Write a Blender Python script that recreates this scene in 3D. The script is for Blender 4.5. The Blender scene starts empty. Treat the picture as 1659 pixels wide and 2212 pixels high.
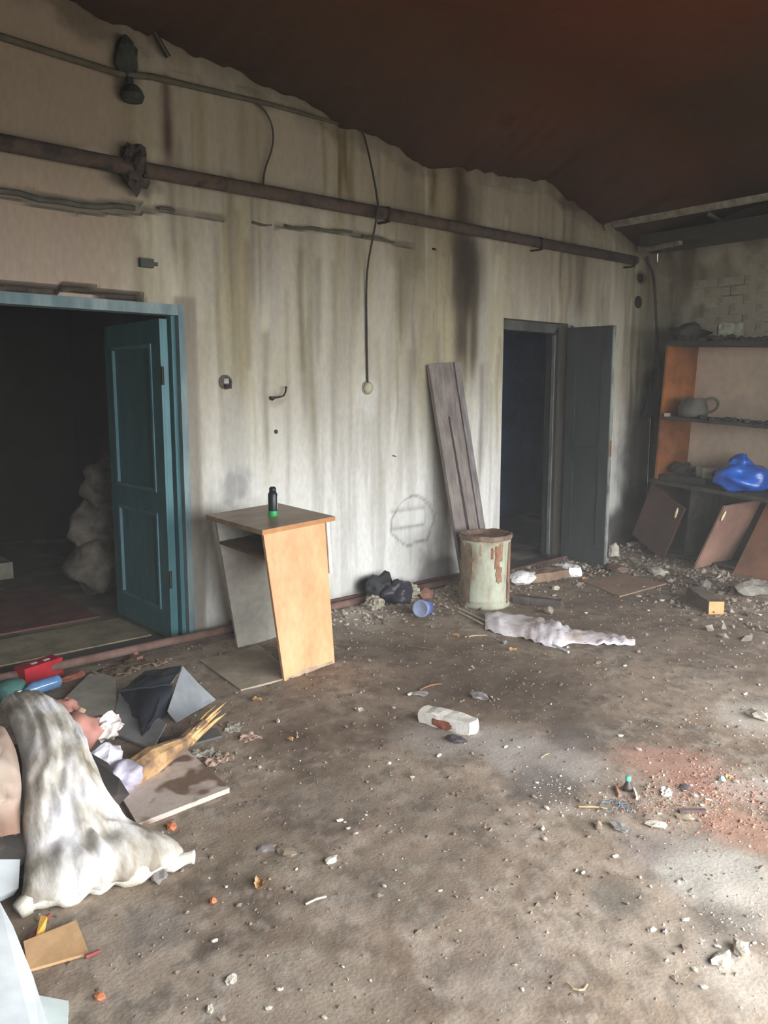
import bpy, bmesh, math, random
import numpy as np
from mathutils import Vector, Matrix, noise

# ------------------------------------------------------------ camera, world, light, exposure
scn = bpy.context.scene
C = scn.collection
CAM_H = 1.55; CAM_Y = -4.53; FPX = 1750.0
HAZE = 0.009
PITCH = math.atan(256 / 1750.0); AZ = math.radians(48.9)
cd = bpy.data.cameras.new('camera'); cam = bpy.data.objects.new('camera', cd); C.objects.link(cam)
cam.location = (0, CAM_Y, CAM_H)
cam.rotation_euler = (math.pi / 2 - PITCH, 0, AZ - math.pi / 2)
cd.sensor_fit = 'VERTICAL'; cd.sensor_height = 36.0; cd.lens = 36.0 * FPX / 2212.0
cd.clip_start = 0.05; cd.clip_end = 200
scn.camera = cam

wd = bpy.data.worlds.new('overcast_sky'); scn.world = wd; wd.use_nodes = True
bg = wd.node_tree.nodes['Background']
bg.inputs['Color'].default_value = (0.94, 0.97, 1.0, 1); bg.inputs['Strength'].default_value = 5.0

def sky_portal(name, loc, rot, sx, sy):
    l = bpy.data.lights.new(name, 'AREA'); l.shape = 'RECTANGLE'; l.size = sx; l.size_y = sy
    l.cycles.is_portal = True
    o = bpy.data.objects.new(name, l); C.objects.link(o); o.location = loc; o.rotation_euler = rot
OX0, OX1, OZ1 = 0.0, 6.6, 2.3       # the wide entrance behind the camera
FRONT_Y = -5.3
sky_portal('entrance_portal', ((OX0 + OX1) / 2, FRONT_Y - .2, OZ1 / 2), (math.radians(90), 0, 0), OX1 - OX0, OZ1)

scn.view_settings.view_transform = 'Standard'; scn.view_settings.look = 'None'
scn.view_settings.gamma = 1; scn.view_settings.use_curve_mapping = False
scn.view_settings.exposure = 1.48

# ------------------------------------------------------------ measuring helpers (survey of the real planes)
_fw = Vector((math.cos(AZ), math.sin(AZ), 0)); _up = Vector((0, 0, 1)); _rt = _fw.cross(_up)
_fwd = _fw * math.cos(PITCH) - _up * math.sin(PITCH); _u = _rt.cross(_fwd)
_cam = Vector((0, CAM_Y, CAM_H))
def P(x, y, ax, v):
    r = _fwd * FPX + _rt * (x - 829.5) - _u * (y - 1106)
    return _cam + r * ((v - _cam[ax]) / r[ax])
def F(x, y, z=0.0): return P(x, y, 2, z)      # point at height z
def W(x, y, Y=0.0): return P(x, y, 1, Y)      # point on a plane parallel to the long wall
def XP(x, y, v): return P(x, y, 0, v)
R = random.Random(7)

def lin(c):
    c = [v / 255.0 for v in c]
    return tuple(v / 12.92 if v <= .04045 else ((v + .055) / 1.055) ** 2.4 for v in c)
def lin4(c): return (*lin(c), 1)

# ------------------------------------------------------------ materials
MATS = {}
def mat(name, c1, c2=None, scale=6, rough=.8, bump=.15, stretch=(1, 1, 1), metal=0, c3=None, detail=6, lo=.35, hi=.65, bscale=None, attr=None, spec=.3, fine=.12, trans=0, coat=0):
    if name in MATS: return MATS[name]
    m = bpy.data.materials.new(name); m.use_nodes = True; nt = m.node_tree; N = nt.nodes; L = nt.links
    b = N['Principled BSDF']; b.inputs['Roughness'].default_value = rough; b.inputs['Metallic'].default_value = metal
    b.inputs['Specular IOR Level'].default_value = spec
    b.inputs['Transmission Weight'].default_value = trans
    b.inputs['Coat Weight'].default_value = coat
    tc = N.new('ShaderNodeTexCoord'); mp = N.new('ShaderNodeMapping'); mp.inputs['Scale'].default_value = stretch
    L.new(tc.outputs['Object'], mp.inputs['Vector'])
    n1 = N.new('ShaderNodeTexNoise'); n1.inputs['Scale'].default_value = scale; n1.inputs['Detail'].default_value = detail
    L.new(mp.outputs[0], n1.inputs['Vector'])
    n2 = N.new('ShaderNodeTexNoise'); n2.inputs['Scale'].default_value = bscale or scale * 6; n2.inputs['Detail'].default_value = 5
    L.new(mp.outputs[0], n2.inputs['Vector'])
    if attr:
        a = N.new('ShaderNodeAttribute'); a.attribute_name = attr; col = a.outputs['Color']
    else:
        cr = N.new('ShaderNodeValToRGB'); e = cr.color_ramp.elements
        e[0].position = lo; e[0].color = lin4(c1); e[1].position = hi; e[1].color = lin4(c2 or c1)
        if c3: k = e.new((lo + hi) / 2); k.color = lin4(c3)
        L.new(n1.outputs['Fac'], cr.inputs['Fac']); col = cr.outputs['Color']
    # fine value variation
    mr = N.new('ShaderNodeMapRange'); mr.inputs['From Min'].default_value = .25; mr.inputs['From Max'].default_value = .75
    mr.inputs['To Min'].default_value = 1 - fine; mr.inputs['To Max'].default_value = 1 + fine
    L.new(n2.outputs['Fac'], mr.inputs['Value'])
    mx = N.new('ShaderNodeVectorMath'); mx.operation = 'SCALE'; L.new(col, mx.inputs[0]); L.new(mr.outputs[0], mx.inputs['Scale'])
    L.new(mx.outputs[0], b.inputs['Base Color'])
    if bump:
        bp = N.new('ShaderNodeBump'); bp.inputs['Strength'].default_value = bump; bp.inputs['Distance'].default_value = .01
        L.new(n2.outputs['Fac'], bp.inputs['Height']); L.new(bp.outputs[0], b.inputs['Normal'])
    MATS[name] = m; return m

# ------------------------------------------------------------ object helpers
def mesh_obj(name, V, Fc, m, parent=None, loc=None, smooth=False, mats=None, midx=None):
    V = [Vector(v) for v in V]
    if parent is not None: base = Vector(parent['_o'])
    elif loc is not None: base = Vector(loc)
    else:
        lo = Vector([min(v[i] for v in V) for i in range(3)]); hi = Vector([max(v[i] for v in V) for i in range(3)])
        base = Vector(((lo.x + hi.x) / 2, (lo.y + hi.y) / 2, lo.z))
    me = bpy.data.meshes.new(name); me.from_pydata([tuple(v - base) for v in V], [], Fc); me.update()
    bm = bmesh.new(); bm.from_mesh(me); bmesh.ops.recalc_face_normals(bm, faces=bm.faces); bm.to_mesh(me); bm.free()
    for mm in (mats or [m]): me.materials.append(mm)
    if midx is not None: me.polygons.foreach_set('material_index', midx)
    if smooth: me.polygons.foreach_set('use_smooth', [True] * len(me.polygons))
    o = bpy.data.objects.new(name, me); C.objects.link(o); o['_o'] = tuple(base)
    if parent is not None: o.parent = parent; 
    else: o.location = base
    if parent is not None and parent.type != 'EMPTY': o.location = (0, 0, 0)
    return o
def thing(name, label, cat, loc, group=None):
    o = bpy.data.objects.new(name, None); C.objects.link(o); o.location = loc; o['_o'] = tuple(loc)
    o.empty_display_size = .1
    return tag(o, label, cat, group)
def tag(o, label, cat, group=None):
    o['label'] = label; o['category'] = cat
    if group: o['group'] = group
    return o
def struct(o): o['kind'] = 'structure'; return o

HEXF = [(0, 3, 2, 1), (4, 5, 6, 7), (0, 1, 5, 4), (1, 2, 6, 5), (2, 3, 7, 6), (3, 0, 4, 7)]
def hexa(c): return [Vector(v) for v in c], [tuple(f) for f in HEXF]
def slab(quad, t):
    """quad of 4 points, thickened by vector t"""
    q = [Vector(v) for v in quad]; t = Vector(t); return hexa(q + [v + t for v in q])
def box(x0, x1, y0, y1, z0, z1):
    return hexa([(x0, y0, z0), (x1, y0, z0), (x1, y1, z0), (x0, y1, z0), (x0, y0, z1), (x1, y0, z1), (x1, y1, z1), (x0, y1, z1)])
def obox(c, sx, sy, sz, rz=0, rx=0, ry=0):
    """box resting with base centre c, rotated"""
    M = Matrix.Translation(Vector(c)) @ Matrix.Rotation(rz, 4, 'Z') @ Matrix.Rotation(ry, 4, 'Y') @ Matrix.Rotation(rx, 4, 'X')
    v, f = box(-sx / 2, sx / 2, -sy / 2, sy / 2, 0, sz); return [M @ p for p in v], f
def join(*ms):
    V, Fc = [], []
    for v, f in ms:
        n = len(V); V += list(v); Fc += [tuple(i + n for i in q) for q in f]
    return V, Fc
def lerp(a, b, t_): return a + (b - a) * t_
def rough_box(c, sx, sy, sz, rz=0, n=6, amp=.006, seed=0, fr=14):
    bm = bmesh.new(); bmesh.ops.create_cube(bm, size=1); bmesh.ops.subdivide_edges(bm, edges=bm.edges[:], cuts=n, use_grid_fill=True)
    V = []; Rm = Matrix.Rotation(rz, 3, 'Z'); off = Vector((seed, seed * 2, 0))
    for v in bm.verts:
        q = v.co.copy(); r_ = max(0, abs(q.x) + abs(q.y) + abs(q.z) - 1.15); q *= (1 - .12 * r_)
        q = Vector((q.x * sx, q.y * sy, (q.z + .5) * sz)); q += Vector((noise.noise(q * fr + off), noise.noise(q * fr + off + Vector((9, 0, 0))), noise.noise(q * fr + off + Vector((0, 9, 0))))) * amp * 2
        q.z = max(q.z, 0); V.append(Rm @ q + Vector(c))
    Fc = [tuple(v.index for v in f.verts) for f in bm.faces]; bm.free(); return V, Fc
def tube(pts, r, n=10, caps=True):
    pts = [Vector(p) for p in pts]; rs = r if isinstance(r, (list, tuple)) else [r] * len(pts)
    V, Fc = [], []; prev = None
    for i, p in enumerate(pts):
        d = (pts[min(i + 1, len(pts) - 1)] - pts[max(i - 1, 0)]).normalized()
        if prev is None:
            a = d.cross(Vector((0, 0, 1)));
            if a.length < .1: a = d.cross(Vector((1, 0, 0)))
            a.normalize()
        else:
            a = prev - d * prev.dot(d); a.normalize()
        prev = a; b = d.cross(a)
        for k in range(n):
            t = 2 * math.pi * k / n; V.append(p + (a * math.cos(t) + b * math.sin(t)) * rs[i])
    for i in range(len(pts) - 1):
        for k in range(n):
            Fc.append((i * n + k, i * n + (k + 1) % n, (i + 1) * n + (k + 1) % n, (i + 1) * n + k))
    if caps: Fc.append(tuple(range(n))[::-1]); Fc.append(tuple(range((len(pts) - 1) * n, len(pts) * n)))
    return V, Fc
def lathe(prof, n=24, M=None):
    """profile of (r, z)"""
    V, Fc = [], []
    for r, z in prof:
        for k in range(n):
            t = 2 * math.pi * k / n; V.append(Vector((r * math.cos(t), r * math.sin(t), z)))
    for i in range(len(prof) - 1):
        for k in range(n): Fc.append((i * n + k, i * n + (k + 1) % n, (i + 1) * n + (k + 1) % n, (i + 1) * n + k))
    Fc.append(tuple(range(n))[::-1]); Fc.append(tuple(range((len(prof) - 1) * n, len(prof) * n)))
    if M is not None: V = [M @ v for v in V]
    return V, Fc
def TR(loc, rz=0, rx=0, ry=0): return Matrix.Translation(Vector(loc)) @ Matrix.Rotation(rz, 4, 'Z') @ Matrix.Rotation(ry, 4, 'Y') @ Matrix.Rotation(rx, 4, 'X')
def lump(c, sx, sy, sz, rz=0, sub=2, amp=.25, freq=2.0, seed=0, flat=True, tilt=0):
    """irregular solid: noisy icosphere, base centre c"""
    bm = bmesh.new(); bmesh.ops.create_icosphere(bm, subdivisions=sub, radius=1)
    off = Vector((seed * 3.7, seed * 1.3, seed * 5.1)); V = []
    Mx = Matrix.Rotation(rz, 3, 'Z') @ Matrix.Rotation(tilt, 3, 'X')
    for v in bm.verts:
        d = v.co.copy(); k = 1 + amp * noise.noise(d * freq + off) * 1.6
        q = Vector((d.x * k * sx / 2, d.y * k * sy / 2, d.z * k * sz / 2)); V.append(Mx @ q)
    Fc = [tuple(v.index for v in f.verts) for f in bm.faces]; bm.free()
    mz = min(v.z for v in V); c = Vector(c)
    return [v - Vector((0, 0, mz * .85)) + c for v in V], Fc
def sheet(c, w, d, rz, nx=14, ny=10, amp=.02, freq=6, t=.002, seed=0, edge=.0, lift=None):
    """crumpled thin sheet with thickness lying near c"""
    M = Matrix.Rotation(rz, 3, 'Z'); top = []
    for j in range(ny + 1):
        for i in range(nx + 1):
            u = i / nx - .5; v = j / ny - .5
            ex = edge * noise.noise(Vector((v * 9 + seed, 3, seed))) if i in (0, nx) else 0
            ey = edge * noise.noise(Vector((u * 9 + seed, 7, seed))) if j in (0, ny) else 0
            p = M @ Vector((u * w + ex, v * d + ey, 0))
            h = abs(noise.noise(Vector((u * freq * w * 4, v * freq * d * 4, seed * 2.3)))) * amp * 2 + t
            if lift: h += lift(u, v)
            top.append(Vector(c) + p + Vector((0, 0, h)))
    return thick_grid(top, nx, ny, t)
def thick_grid(top, nx, ny, t, zmin=None):
    n = len(top); bot = [p - Vector((0, 0, t)) for p in top]
    V = top + bot; Fc = []; g = lambda i, j: j * (nx + 1) + i
    for j in range(ny):
        for i in range(nx):
            a, b, c_, d = g(i, j), g(i + 1, j), g(i + 1, j + 1), g(i, j + 1)
            Fc.append((a, b, c_, d)); Fc.append((n + d, n + c_, n + b, n + a))
    for i in range(nx):
        Fc.append((g(i, 0), n + g(i, 0), n + g(i + 1, 0), g(i + 1, 0))); Fc.append((g(i + 1, ny), n + g(i + 1, ny), n + g(i, ny), g(i, ny)))
    for j in range(ny):
        Fc.append((g(0, j + 1), n + g(0, j + 1), n + g(0, j), g(0, j))); Fc.append((g(nx, j), n + g(nx, j), n + g(nx, j + 1), g(nx, j + 1)))
    return V, Fc

# vectorised value noise for the painted dirt and shade attributes
class VN:
    def __init__(s, seed): s.g = np.random.default_rng(seed).random((256, 256))
    def __call__(s, x, y):
        xi = np.floor(x).astype(int); yi = np.floor(y).astype(int); fx = x - xi; fy = y - yi
        fx = fx * fx * (3 - 2 * fx); fy = fy * fy * (3 - 2 * fy); g = s.g
        a = g[yi % 256, xi % 256]; b = g[yi % 256, (xi + 1) % 256]; c = g[(yi + 1) % 256, xi % 256]; d = g[(yi + 1) % 256, (xi + 1) % 256]
        return (a * (1 - fx) + b * fx) * (1 - fy) + (c * (1 - fx) + d * fx) * fy
    def fbm(s, x, y, o=5):
        t = 0; a = .5; n = 0
        for k in range(o): t = t + a * s(x * 2 ** k + 17 * k, y * 2 ** k + 31 * k); n += a; a *= .55
        return t / n
def smooth(a, b, x): t = np.clip((x - a) / (b - a), 0, 1); return t * t * (3 - 2 * t)
def mixc(A, c, w): return A * (1 - w[..., None]) + np.array(lin(c)) * w[..., None]
def color_attr(me, name, cols):
    at = me.color_attributes.new(name, 'FLOAT_COLOR', 'POINT')
    a = np.ones((len(cols), 4), np.float32); a[:, :3] = cols; at.data.foreach_set('color', a.ravel())

# ============================================================ STRUCTURE
ROOM_X0, ROOM_X1 = -2.6, 7.6
# ---- long wall at Y=0 : fine plaster relief
XD0, XD1, ZD1 = 0.30, 2.36, 2.07          # wide doorway
XE0, XE1, ZE1 = 5.27, 6.15, 2.17          # narrow doorway
px_edge = [(0, -80), (155, 0), (240, 37), (310, 72), (360, 92), (450, 125), (550, 175), (645, 225), (700, 248), (750, 280), (825, 303), (910, 350), (937, 366), (980, 366), (1080, 377), (1190, 390), (1225, 425), (1255, 450), (1305, 482), (1330, 500), (1375, 530), (1410, 548)]
edge = [(W(*q).x, W(*q).z) for q in px_edge]
edge = [(ROOM_X0, 3.72)] + edge + [(ROOM_X1, 2.95)]
EX = np.array([e[0] for e in edge]); EZ = np.array([e[1] for e in edge])
_en = np.random.default_rng(5).random(4000)
def edge_z(x):
    x = np.asarray(x); j = sum(a * (np.interp(x * f_ + 40, np.arange(4000), _en) - .5) for a, f_ in ((.05, 4), (.035, 11), (.02, 25)))
    return np.interp(x, EX, EZ) + j
def grid_lines(brks, steps):
    out = [brks[0]]
    for a, b, s in zip(brks[:-1], brks[1:], steps):
        n = max(1, int(round((b - a) / s))); out += list(np.linspace(a, b, n + 1)[1:])
    return np.array(out)
gx = grid_lines([ROOM_X0, XD0, 1.2, XD1, XE0, XE1, ROOM_X1], [.3, .1, .016, .016, .016, .02])
gz = grid_lines([0, ZD1, ZE1, 3.75], [.02, .02, .018])
XX, ZZ = np.meshgrid(gx, gz)
n1, n2, n3, n4 = VN(1), VN(2), VN(3), VN(4)
rel = .004 * (n1.fbm(XX * 3, ZZ * 3) - .5)
alb = np.zeros(XX.shape + (3,)) + np.array(lin((178, 172, 156)))
# yellow-olive mould films, stretched downwards
m_ = n2.fbm(XX * 2.2, ZZ * .5, 4); alb = mixc(alb, (160, 150, 112), smooth(.46, .64, m_) * .65 * smooth(.7, 1.7, ZZ))
m_ = n3.fbm(XX * 7, ZZ * .7, 4); alb = mixc(alb, (150, 142, 120), smooth(.48, .7, m_) * .65 * smooth(.4, 1.2, ZZ))
# whiter lower half
alb = mixc(alb, (222, 221, 216), smooth(1.9, .6, ZZ + .7 * (n1.fbm(XX * 2, ZZ * 1.2) - .5)) * .8)
m_ = n4.fbm(XX * 9, ZZ * .8, 4); alb = mixc(alb, (160, 157, 150), smooth(.5, .68, m_) * .5)
# smoother brown-beige older plaster by the wide door
m_ = smooth(2.15, 1.85, XX + .25 * (n2.fbm(XX * 3, ZZ * 2) - .5)) * smooth(1.9, 2.2, ZZ)
alb = mixc(alb, (160, 142, 126), m_ * .8)
alb = mixc(alb, (124, 110, 88), smooth(1.9, 3.3, ZZ) * .6)  # upper wall: light falloff and yellow staining put into the colour
# many fine runs of dirty water
rr = random.Random(3)
def streak(x, zt, zb, w, s, col, wob=.02):
    global alb
    ph = x * 13.1
    cx = x + wob * (n1(ZZ * 3 + ph, ZZ * 0 + 5) - .5) * 2
    ww = w * (.7 + .6 * n2(ZZ * 4 + ph, ZZ * 0 + 9))
    g = np.exp(-((XX - cx) / ww) ** 2 * 1.2) * smooth(zb - .06, zb + .35 * (zt - zb) + .02, ZZ) * smooth(zt + .04, zt - .02, ZZ)
    g *= .7 + .6 * (n3.fbm(XX * 22, ZZ * 4, 3) - .2)
    alb = mixc(alb, col, np.clip(g * s * 1.15, 0, .95))
def px_streak(x, y0, y1, wpx, s, col, wob=.02):
    a = W(x, y0); b = W(x, y1); c = W(x + wpx, y0)
    streak((a.x + b.x) / 2, a.z, b.z, (c.x - a.x) / 2, s, col, wob)
for k in range(150):
    x = rr.uniform(1.9, 7.5); zt = rr.uniform(1.6, 3.4); ln = rr.uniform(.4, 1.8)
    streak(x, zt, max(.1, zt - ln), rr.uniform(.008, .04), rr.uniform(.2, .55), rr.choice([(120, 112, 88), (104, 96, 84), (196, 192, 168), (140, 132, 104), (120, 108, 92)]))
BR, GR, YB = (78, 56, 46), (88, 82, 66), (104, 90, 54)
for a in [(362, 165, 380, 26, .85, BR), (372, 380, 620, 18, .5, GR), (395, 300, 640, 14, .35, GR), (440, 170, 460, 14, .3, YB), (503, 380, 860, 16, .55, GR), (520, 180, 420, 20, .3, YB), (545, 430, 700, 10, .4, GR),
          (655, 540, 960, 18, .45, GR), (690, 560, 800, 14, .4, GR), (672, 700, 1060, 20, .4, (140, 136, 118)), (700, 262, 450, 10, .5, YB), (735, 275, 480, 14, .8, (92, 78, 40)), (750, 280, 440, 10, .8, (90, 72, 36)), (762, 290, 470, 12, .6, YB),
          (775, 500, 700, 16, .4, GR), (815, 330, 520, 10, .35, YB), (880, 350, 720, 50, .6, (110, 100, 80)), (862, 560, 780, 8, .6, (96, 86, 58)), (905, 400, 640, 22, .5, (106, 96, 76)),
          (938, 366, 470, 16, .7, (84, 74, 44)), (992, 360, 560, 40, 1.0, (70, 58, 40)), (1004, 500, 900, 16, .9, (74, 64, 52)), (1020, 560, 860, 14, .8, (84, 74, 60)), (1003, 400, 720, 44, .8, (72, 62, 50)), (1003, 520, 700, 50, 1.0, (60, 52, 44)), (1003, 540, 680, 40, .9, (62, 54, 46)), (992, 600, 830, 24, .95, (74, 66, 56)), (1022, 620, 820, 16, .5, GR),
          (1035, 380, 500, 18, .5, (104, 92, 62)), (1214, 440, 680, 8, .65, (82, 70, 52)), (1256, 540, 700, 32, .75, (92, 82, 66)), (1240, 430, 560, 20, .5, GR), (1300, 640, 980, 16, .3, GR), (1160, 540, 680, 30, .3, (150, 138, 122)),
          (930, 560, 980, 24, .35, (150, 144, 124)), (845, 620, 1000, 18, .3, (140, 134, 112)), (430, 690, 1340, 26, .3, (160, 150, 132)), (440, 1150, 1350, 14, .6, (110, 104, 94))]:
    px_streak(*a)
def blot(c, rx, rz, s, col, nz=.5, fr=6):
    global alb
    d = np.sqrt(((XX - c[0]) / rx) ** 2 + ((ZZ - c[1]) / rz) ** 2) + nz * (n1.fbm(XX * fr, ZZ * fr, 4) - .5) * 2
    alb = mixc(alb, col, np.clip(smooth(1.15, .55, d) * s, 0, 1))
def pblot(x, y, rx, ry, s, col, nz=.5, fr=6):
    a = W(x, y); b = W(x + rx, y); c = W(x, y - ry); blot((a.x, a.z), b.x - a.x, c.z - a.z, s, col, nz, fr)
pblot(795, 1268, 30, 24, .95, (44, 44, 46), .35)          # burn marks near the floor
pblot(860, 1278, 60, 24, .8, (60, 56, 56))
pblot(945, 1240, 50, 60, .7, (96, 92, 92), .5)  # shadow of drum and board with some black burn, painted in
pblot(1400, 960, 60, 190, .9, (66, 62, 58), .35, 3)       # corner soot plus shade, both painted into the wall colour
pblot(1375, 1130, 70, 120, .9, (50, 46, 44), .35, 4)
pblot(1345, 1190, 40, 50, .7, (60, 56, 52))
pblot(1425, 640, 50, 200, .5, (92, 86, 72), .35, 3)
pblot(272, 160, 34, 70, .6, (70, 64, 54), .6)
pblot(280, 380, 70, 45, .8, (62, 56, 52), .6)
pblot(200, 40, 70, 60, .5, (84, 70, 56), .6)
pblot(205, 335, 50, 16, .45, (214, 206, 190), .5)
pblot(512, 1050, 40, 40, .5, (120, 118, 122), .7, 14)
pblot(880, 560, 50, 40, .4, (120, 110, 92), .6)
pblot(1385, 600, 14, 16, .7, (60, 50, 44), .2)
pblot(792, 850, 30, 50, .35, (214, 214, 208), .5)
pblot(600, 862, 26, 18, .35, (120, 116, 100), .6, 12)
pblot(1235, 440, 30, 22, .7, (70, 62, 50), .6)
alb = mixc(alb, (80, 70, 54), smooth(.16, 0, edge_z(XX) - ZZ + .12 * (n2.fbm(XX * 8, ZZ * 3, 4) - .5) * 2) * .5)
alb = mixc(alb, (92, 84, 76), smooth(.14, .02, ZZ + .08 * (n2.fbm(XX * 6, ZZ * 6) - .5)) * .7)
alb = mixc(alb, (122, 114, 102), smooth(.085, .06, np.abs(XX - 2.37)) * smooth(2.14, 2.1, ZZ) * .75)
# relief: chased cable groove, crack over the lintel, broken round patch
gz_line = np.interp(XX, [1.2, 1.36, 1.75, 2.08, 2.31, 2.91, 3.62, 4.47, 4.6], [2.56, 2.57, 2.55, 2.59, 2.61, 2.61, 2.65, 2.62, 2.6])
nn = n3.fbm(XX * 5, ZZ * 5, 4)
gw = np.where(XX < 2.12, .035, .014) + .025 * (nn - .5)
gm = smooth(gw + .008, gw - .004, np.abs(ZZ - gz_line)) * smooth(4.62, 4.5, XX) * smooth(.42, .5, n4.fbm(XX * 2.5, ZZ * 0, 3) + .2 * (XX < 2.12))
rel += gm * .022; alb = mixc(alb, (96, 92, 84), gm * .75)
zc = np.interp(XX, [1.2, 1.33, 1.62, 1.66, 1.76, 1.86, 2.07, 2.12], [2.105, 2.105, 2.10, 2.125, 2.12, 2.105, 2.095, 2.09])
cm = smooth(.026, .012, np.abs(ZZ - zc) + .03 * (nn - .5)) * smooth(2.13, 2.08, XX)
rel += cm * .08; alb = mixc(alb, (58, 50, 46), cm * .9)
pc = (4.25, .57); dd = np.sqrt(((XX - pc[0]) / .235) ** 2 + ((ZZ - pc[1]) / .20) ** 2) + .22 * (n2.fbm(XX * 5, ZZ * 5, 3) - .5) * 2
pm = smooth(1.03, .97, dd); rel += pm * .014; alb = mixc(alb, (196, 194, 190), pm * .5)
rim = np.exp(-((dd - 1) / .035) ** 2) * smooth(.35, .5, n4.fbm(XX * 6, ZZ * 6, 3) + .1); alb = mixc(alb, (120, 114, 108), rim * .7)
bar = smooth(.075, .055, np.abs(ZZ - .60 + .02 * (XX - 4.25))) * smooth(.2, .17, np.abs(XX - 4.2)); rel -= bar * .012 * (pm > .2)
rim2 = np.exp(-((np.abs(ZZ - .60) - .07) / .012) ** 2) * smooth(.2, .17, np.abs(XX - 4.2)); alb = mixc(alb, (118, 114, 108), rim2 * .6)
# flaking plaster round the switch, at the ceiling
fl = smooth(.13, .05, edge_z(XX) - ZZ + .2 * (n4.fbm(XX * 9, ZZ * 9) - .5)); rel += fl * .01
ymat = rel
V = np.stack([XX, ymat, ZZ], -1).reshape(-1, 3); cols = alb.reshape(-1, 3)
nxg = len(gx); Fc = []
inholeX1 = (gx[:-1] > XD0 - 1e-4) & (gx[1:] < XD1 + 1e-4); inholeX2 = (gx[:-1] > XE0 - 1e-4) & (gx[1:] < XE1 + 1e-4)
for j in range(len(gz) - 1):
    for i in range(nxg - 1):
        if (gz[j + 1] < ZD1 + 1e-4 and inholeX1[i]) or (gz[j + 1] < ZE1 + 1e-4 and inholeX2[i]): continue
        a = j * nxg + i; Fc.append((a, a + 1, a + 1 + nxg, a + nxg))
V = [tuple(v) for v in V]; n0 = len(V)
WT = .24
def quadf(q):
    k = len(V); V.extend(q); Fc.append((k, k + 1, k + 2, k + 3))
for (x0, x1, z1) in ((XD0, XD1, ZD1), (XE0, XE1, ZE1)):
    quadf([(x0, 0, 0), (x0, WT, 0), (x0, WT, z1), (x0, 0, z1)]); quadf([(x1, 0, 0), (x1, 0, z1), (x1, WT, z1), (x1, WT, 0)])
    quadf([(x0, 0, z1), (x0, WT, z1), (x1, WT, z1), (x1, 0, z1)])
for (a, b, z0, z1) in ((ROOM_X0, XD0, 0, 3.75), (XD1, XE0, 0, 3.75), (XE1, 9.5, 0, 3.75), (XD0, XD1, ZD1, 3.75), (XE0, XE1, ZE1, 3.75)):
    quadf([(a, WT, z0), (b, WT, z0), (b, WT, z1), (a, WT, z1)])
wall_me = bpy.data.meshes.new('wall_back'); wall_me.from_pydata(V, [], Fc)
cols = np.vstack([cols, np.zeros((len(V) - n0, 3)) + np.array(lin((112, 106, 98)))])
color_attr(wall_me, 'dirt', cols)  # this attribute carries wall stains and painted shade
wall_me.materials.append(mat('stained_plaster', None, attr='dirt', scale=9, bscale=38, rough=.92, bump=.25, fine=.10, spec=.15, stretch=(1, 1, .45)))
wall = bpy.data.objects.new('wall_back', wall_me); C.objects.link(wall); struct(wall); wall['_o'] = (0, 0, 0)

# ---- floor: trodden dirt with relief
fx = grid_lines([ROOM_X0, 0, 4.5, ROOM_X1], [.2, .018, .024]); fy = grid_lines([FRONT_Y - .3, -4.2, 0.0, WT + .02], [.2, .018, .05])
FX, FY = np.meshgrid(fx, fy)
f1, f2, f3, f4 = VN(11), VN(12), VN(13), VN(14)
fh = .016 * (f1.fbm(FX * 2.2, FY * 2.2, 5) - .5) + .010 * (f2.fbm(FX * 9, FY * 9, 4) - .5)
fa = np.zeros(FX.shape + (3,)) + np.array(lin((146, 129, 112)))
m_ = f3.fbm(FX * 1.6, FY * 1.6, 5); fa = mixc(fa, (114, 98, 83), smooth(.45, .62, m_) * .7)
m_ = f4.fbm(FX * 3.6 + 9, FY * 3.6, 5); fa = mixc(fa, (166, 152, 136), smooth(.5, .68, m_) * .6)
m_ = f1.fbm(FX * 11, FY * 11, 4); fa = mixc(fa, (92, 82, 72), smooth(.54, .7, m_) * .5)
m_ = f2.fbm(FX * 24, FY * 24, 3); fa = mixc(fa, (180, 170, 158), smooth(.60, .74, m_) * .4)
m_ = f3.fbm(FX * 15 + 40, FY * 15, 4); fa = mixc(fa, (182, 168, 152), smooth(.52, .68, m_) * .4 * smooth(-1.6, -2.8, FY + .25 * (FX - 2)))
m_ = f4.fbm(FX * 30 + 7, FY * 30, 3); fa = mixc(fa, (92, 82, 74), smooth(.6, .75, m_) * .45)
def fblot(x, y, r, s, col, nz=.6, fr=3, asp=1.0, h=0):
    global fa, fh
    c = F(x, y); dx = FX - c.x; dy = FY - c.y
    d = np.sqrt((dx / r) ** 2 + (dy / (r * asp)) ** 2) + nz * (f3.fbm(FX * fr + x, FY * fr, 5) - .5) * 2
    w = smooth(1.1, .45, d); fa = mixc(fa, col, np.clip(w * s, 0, 1)); fh = fh + h * w * (.5 + f1.fbm(FX * 12, FY * 12, 4))
DUST, RED, DARK, ASH = (182, 172, 160), (170, 130, 114), (86, 74, 64), (160, 153, 146)
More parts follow.
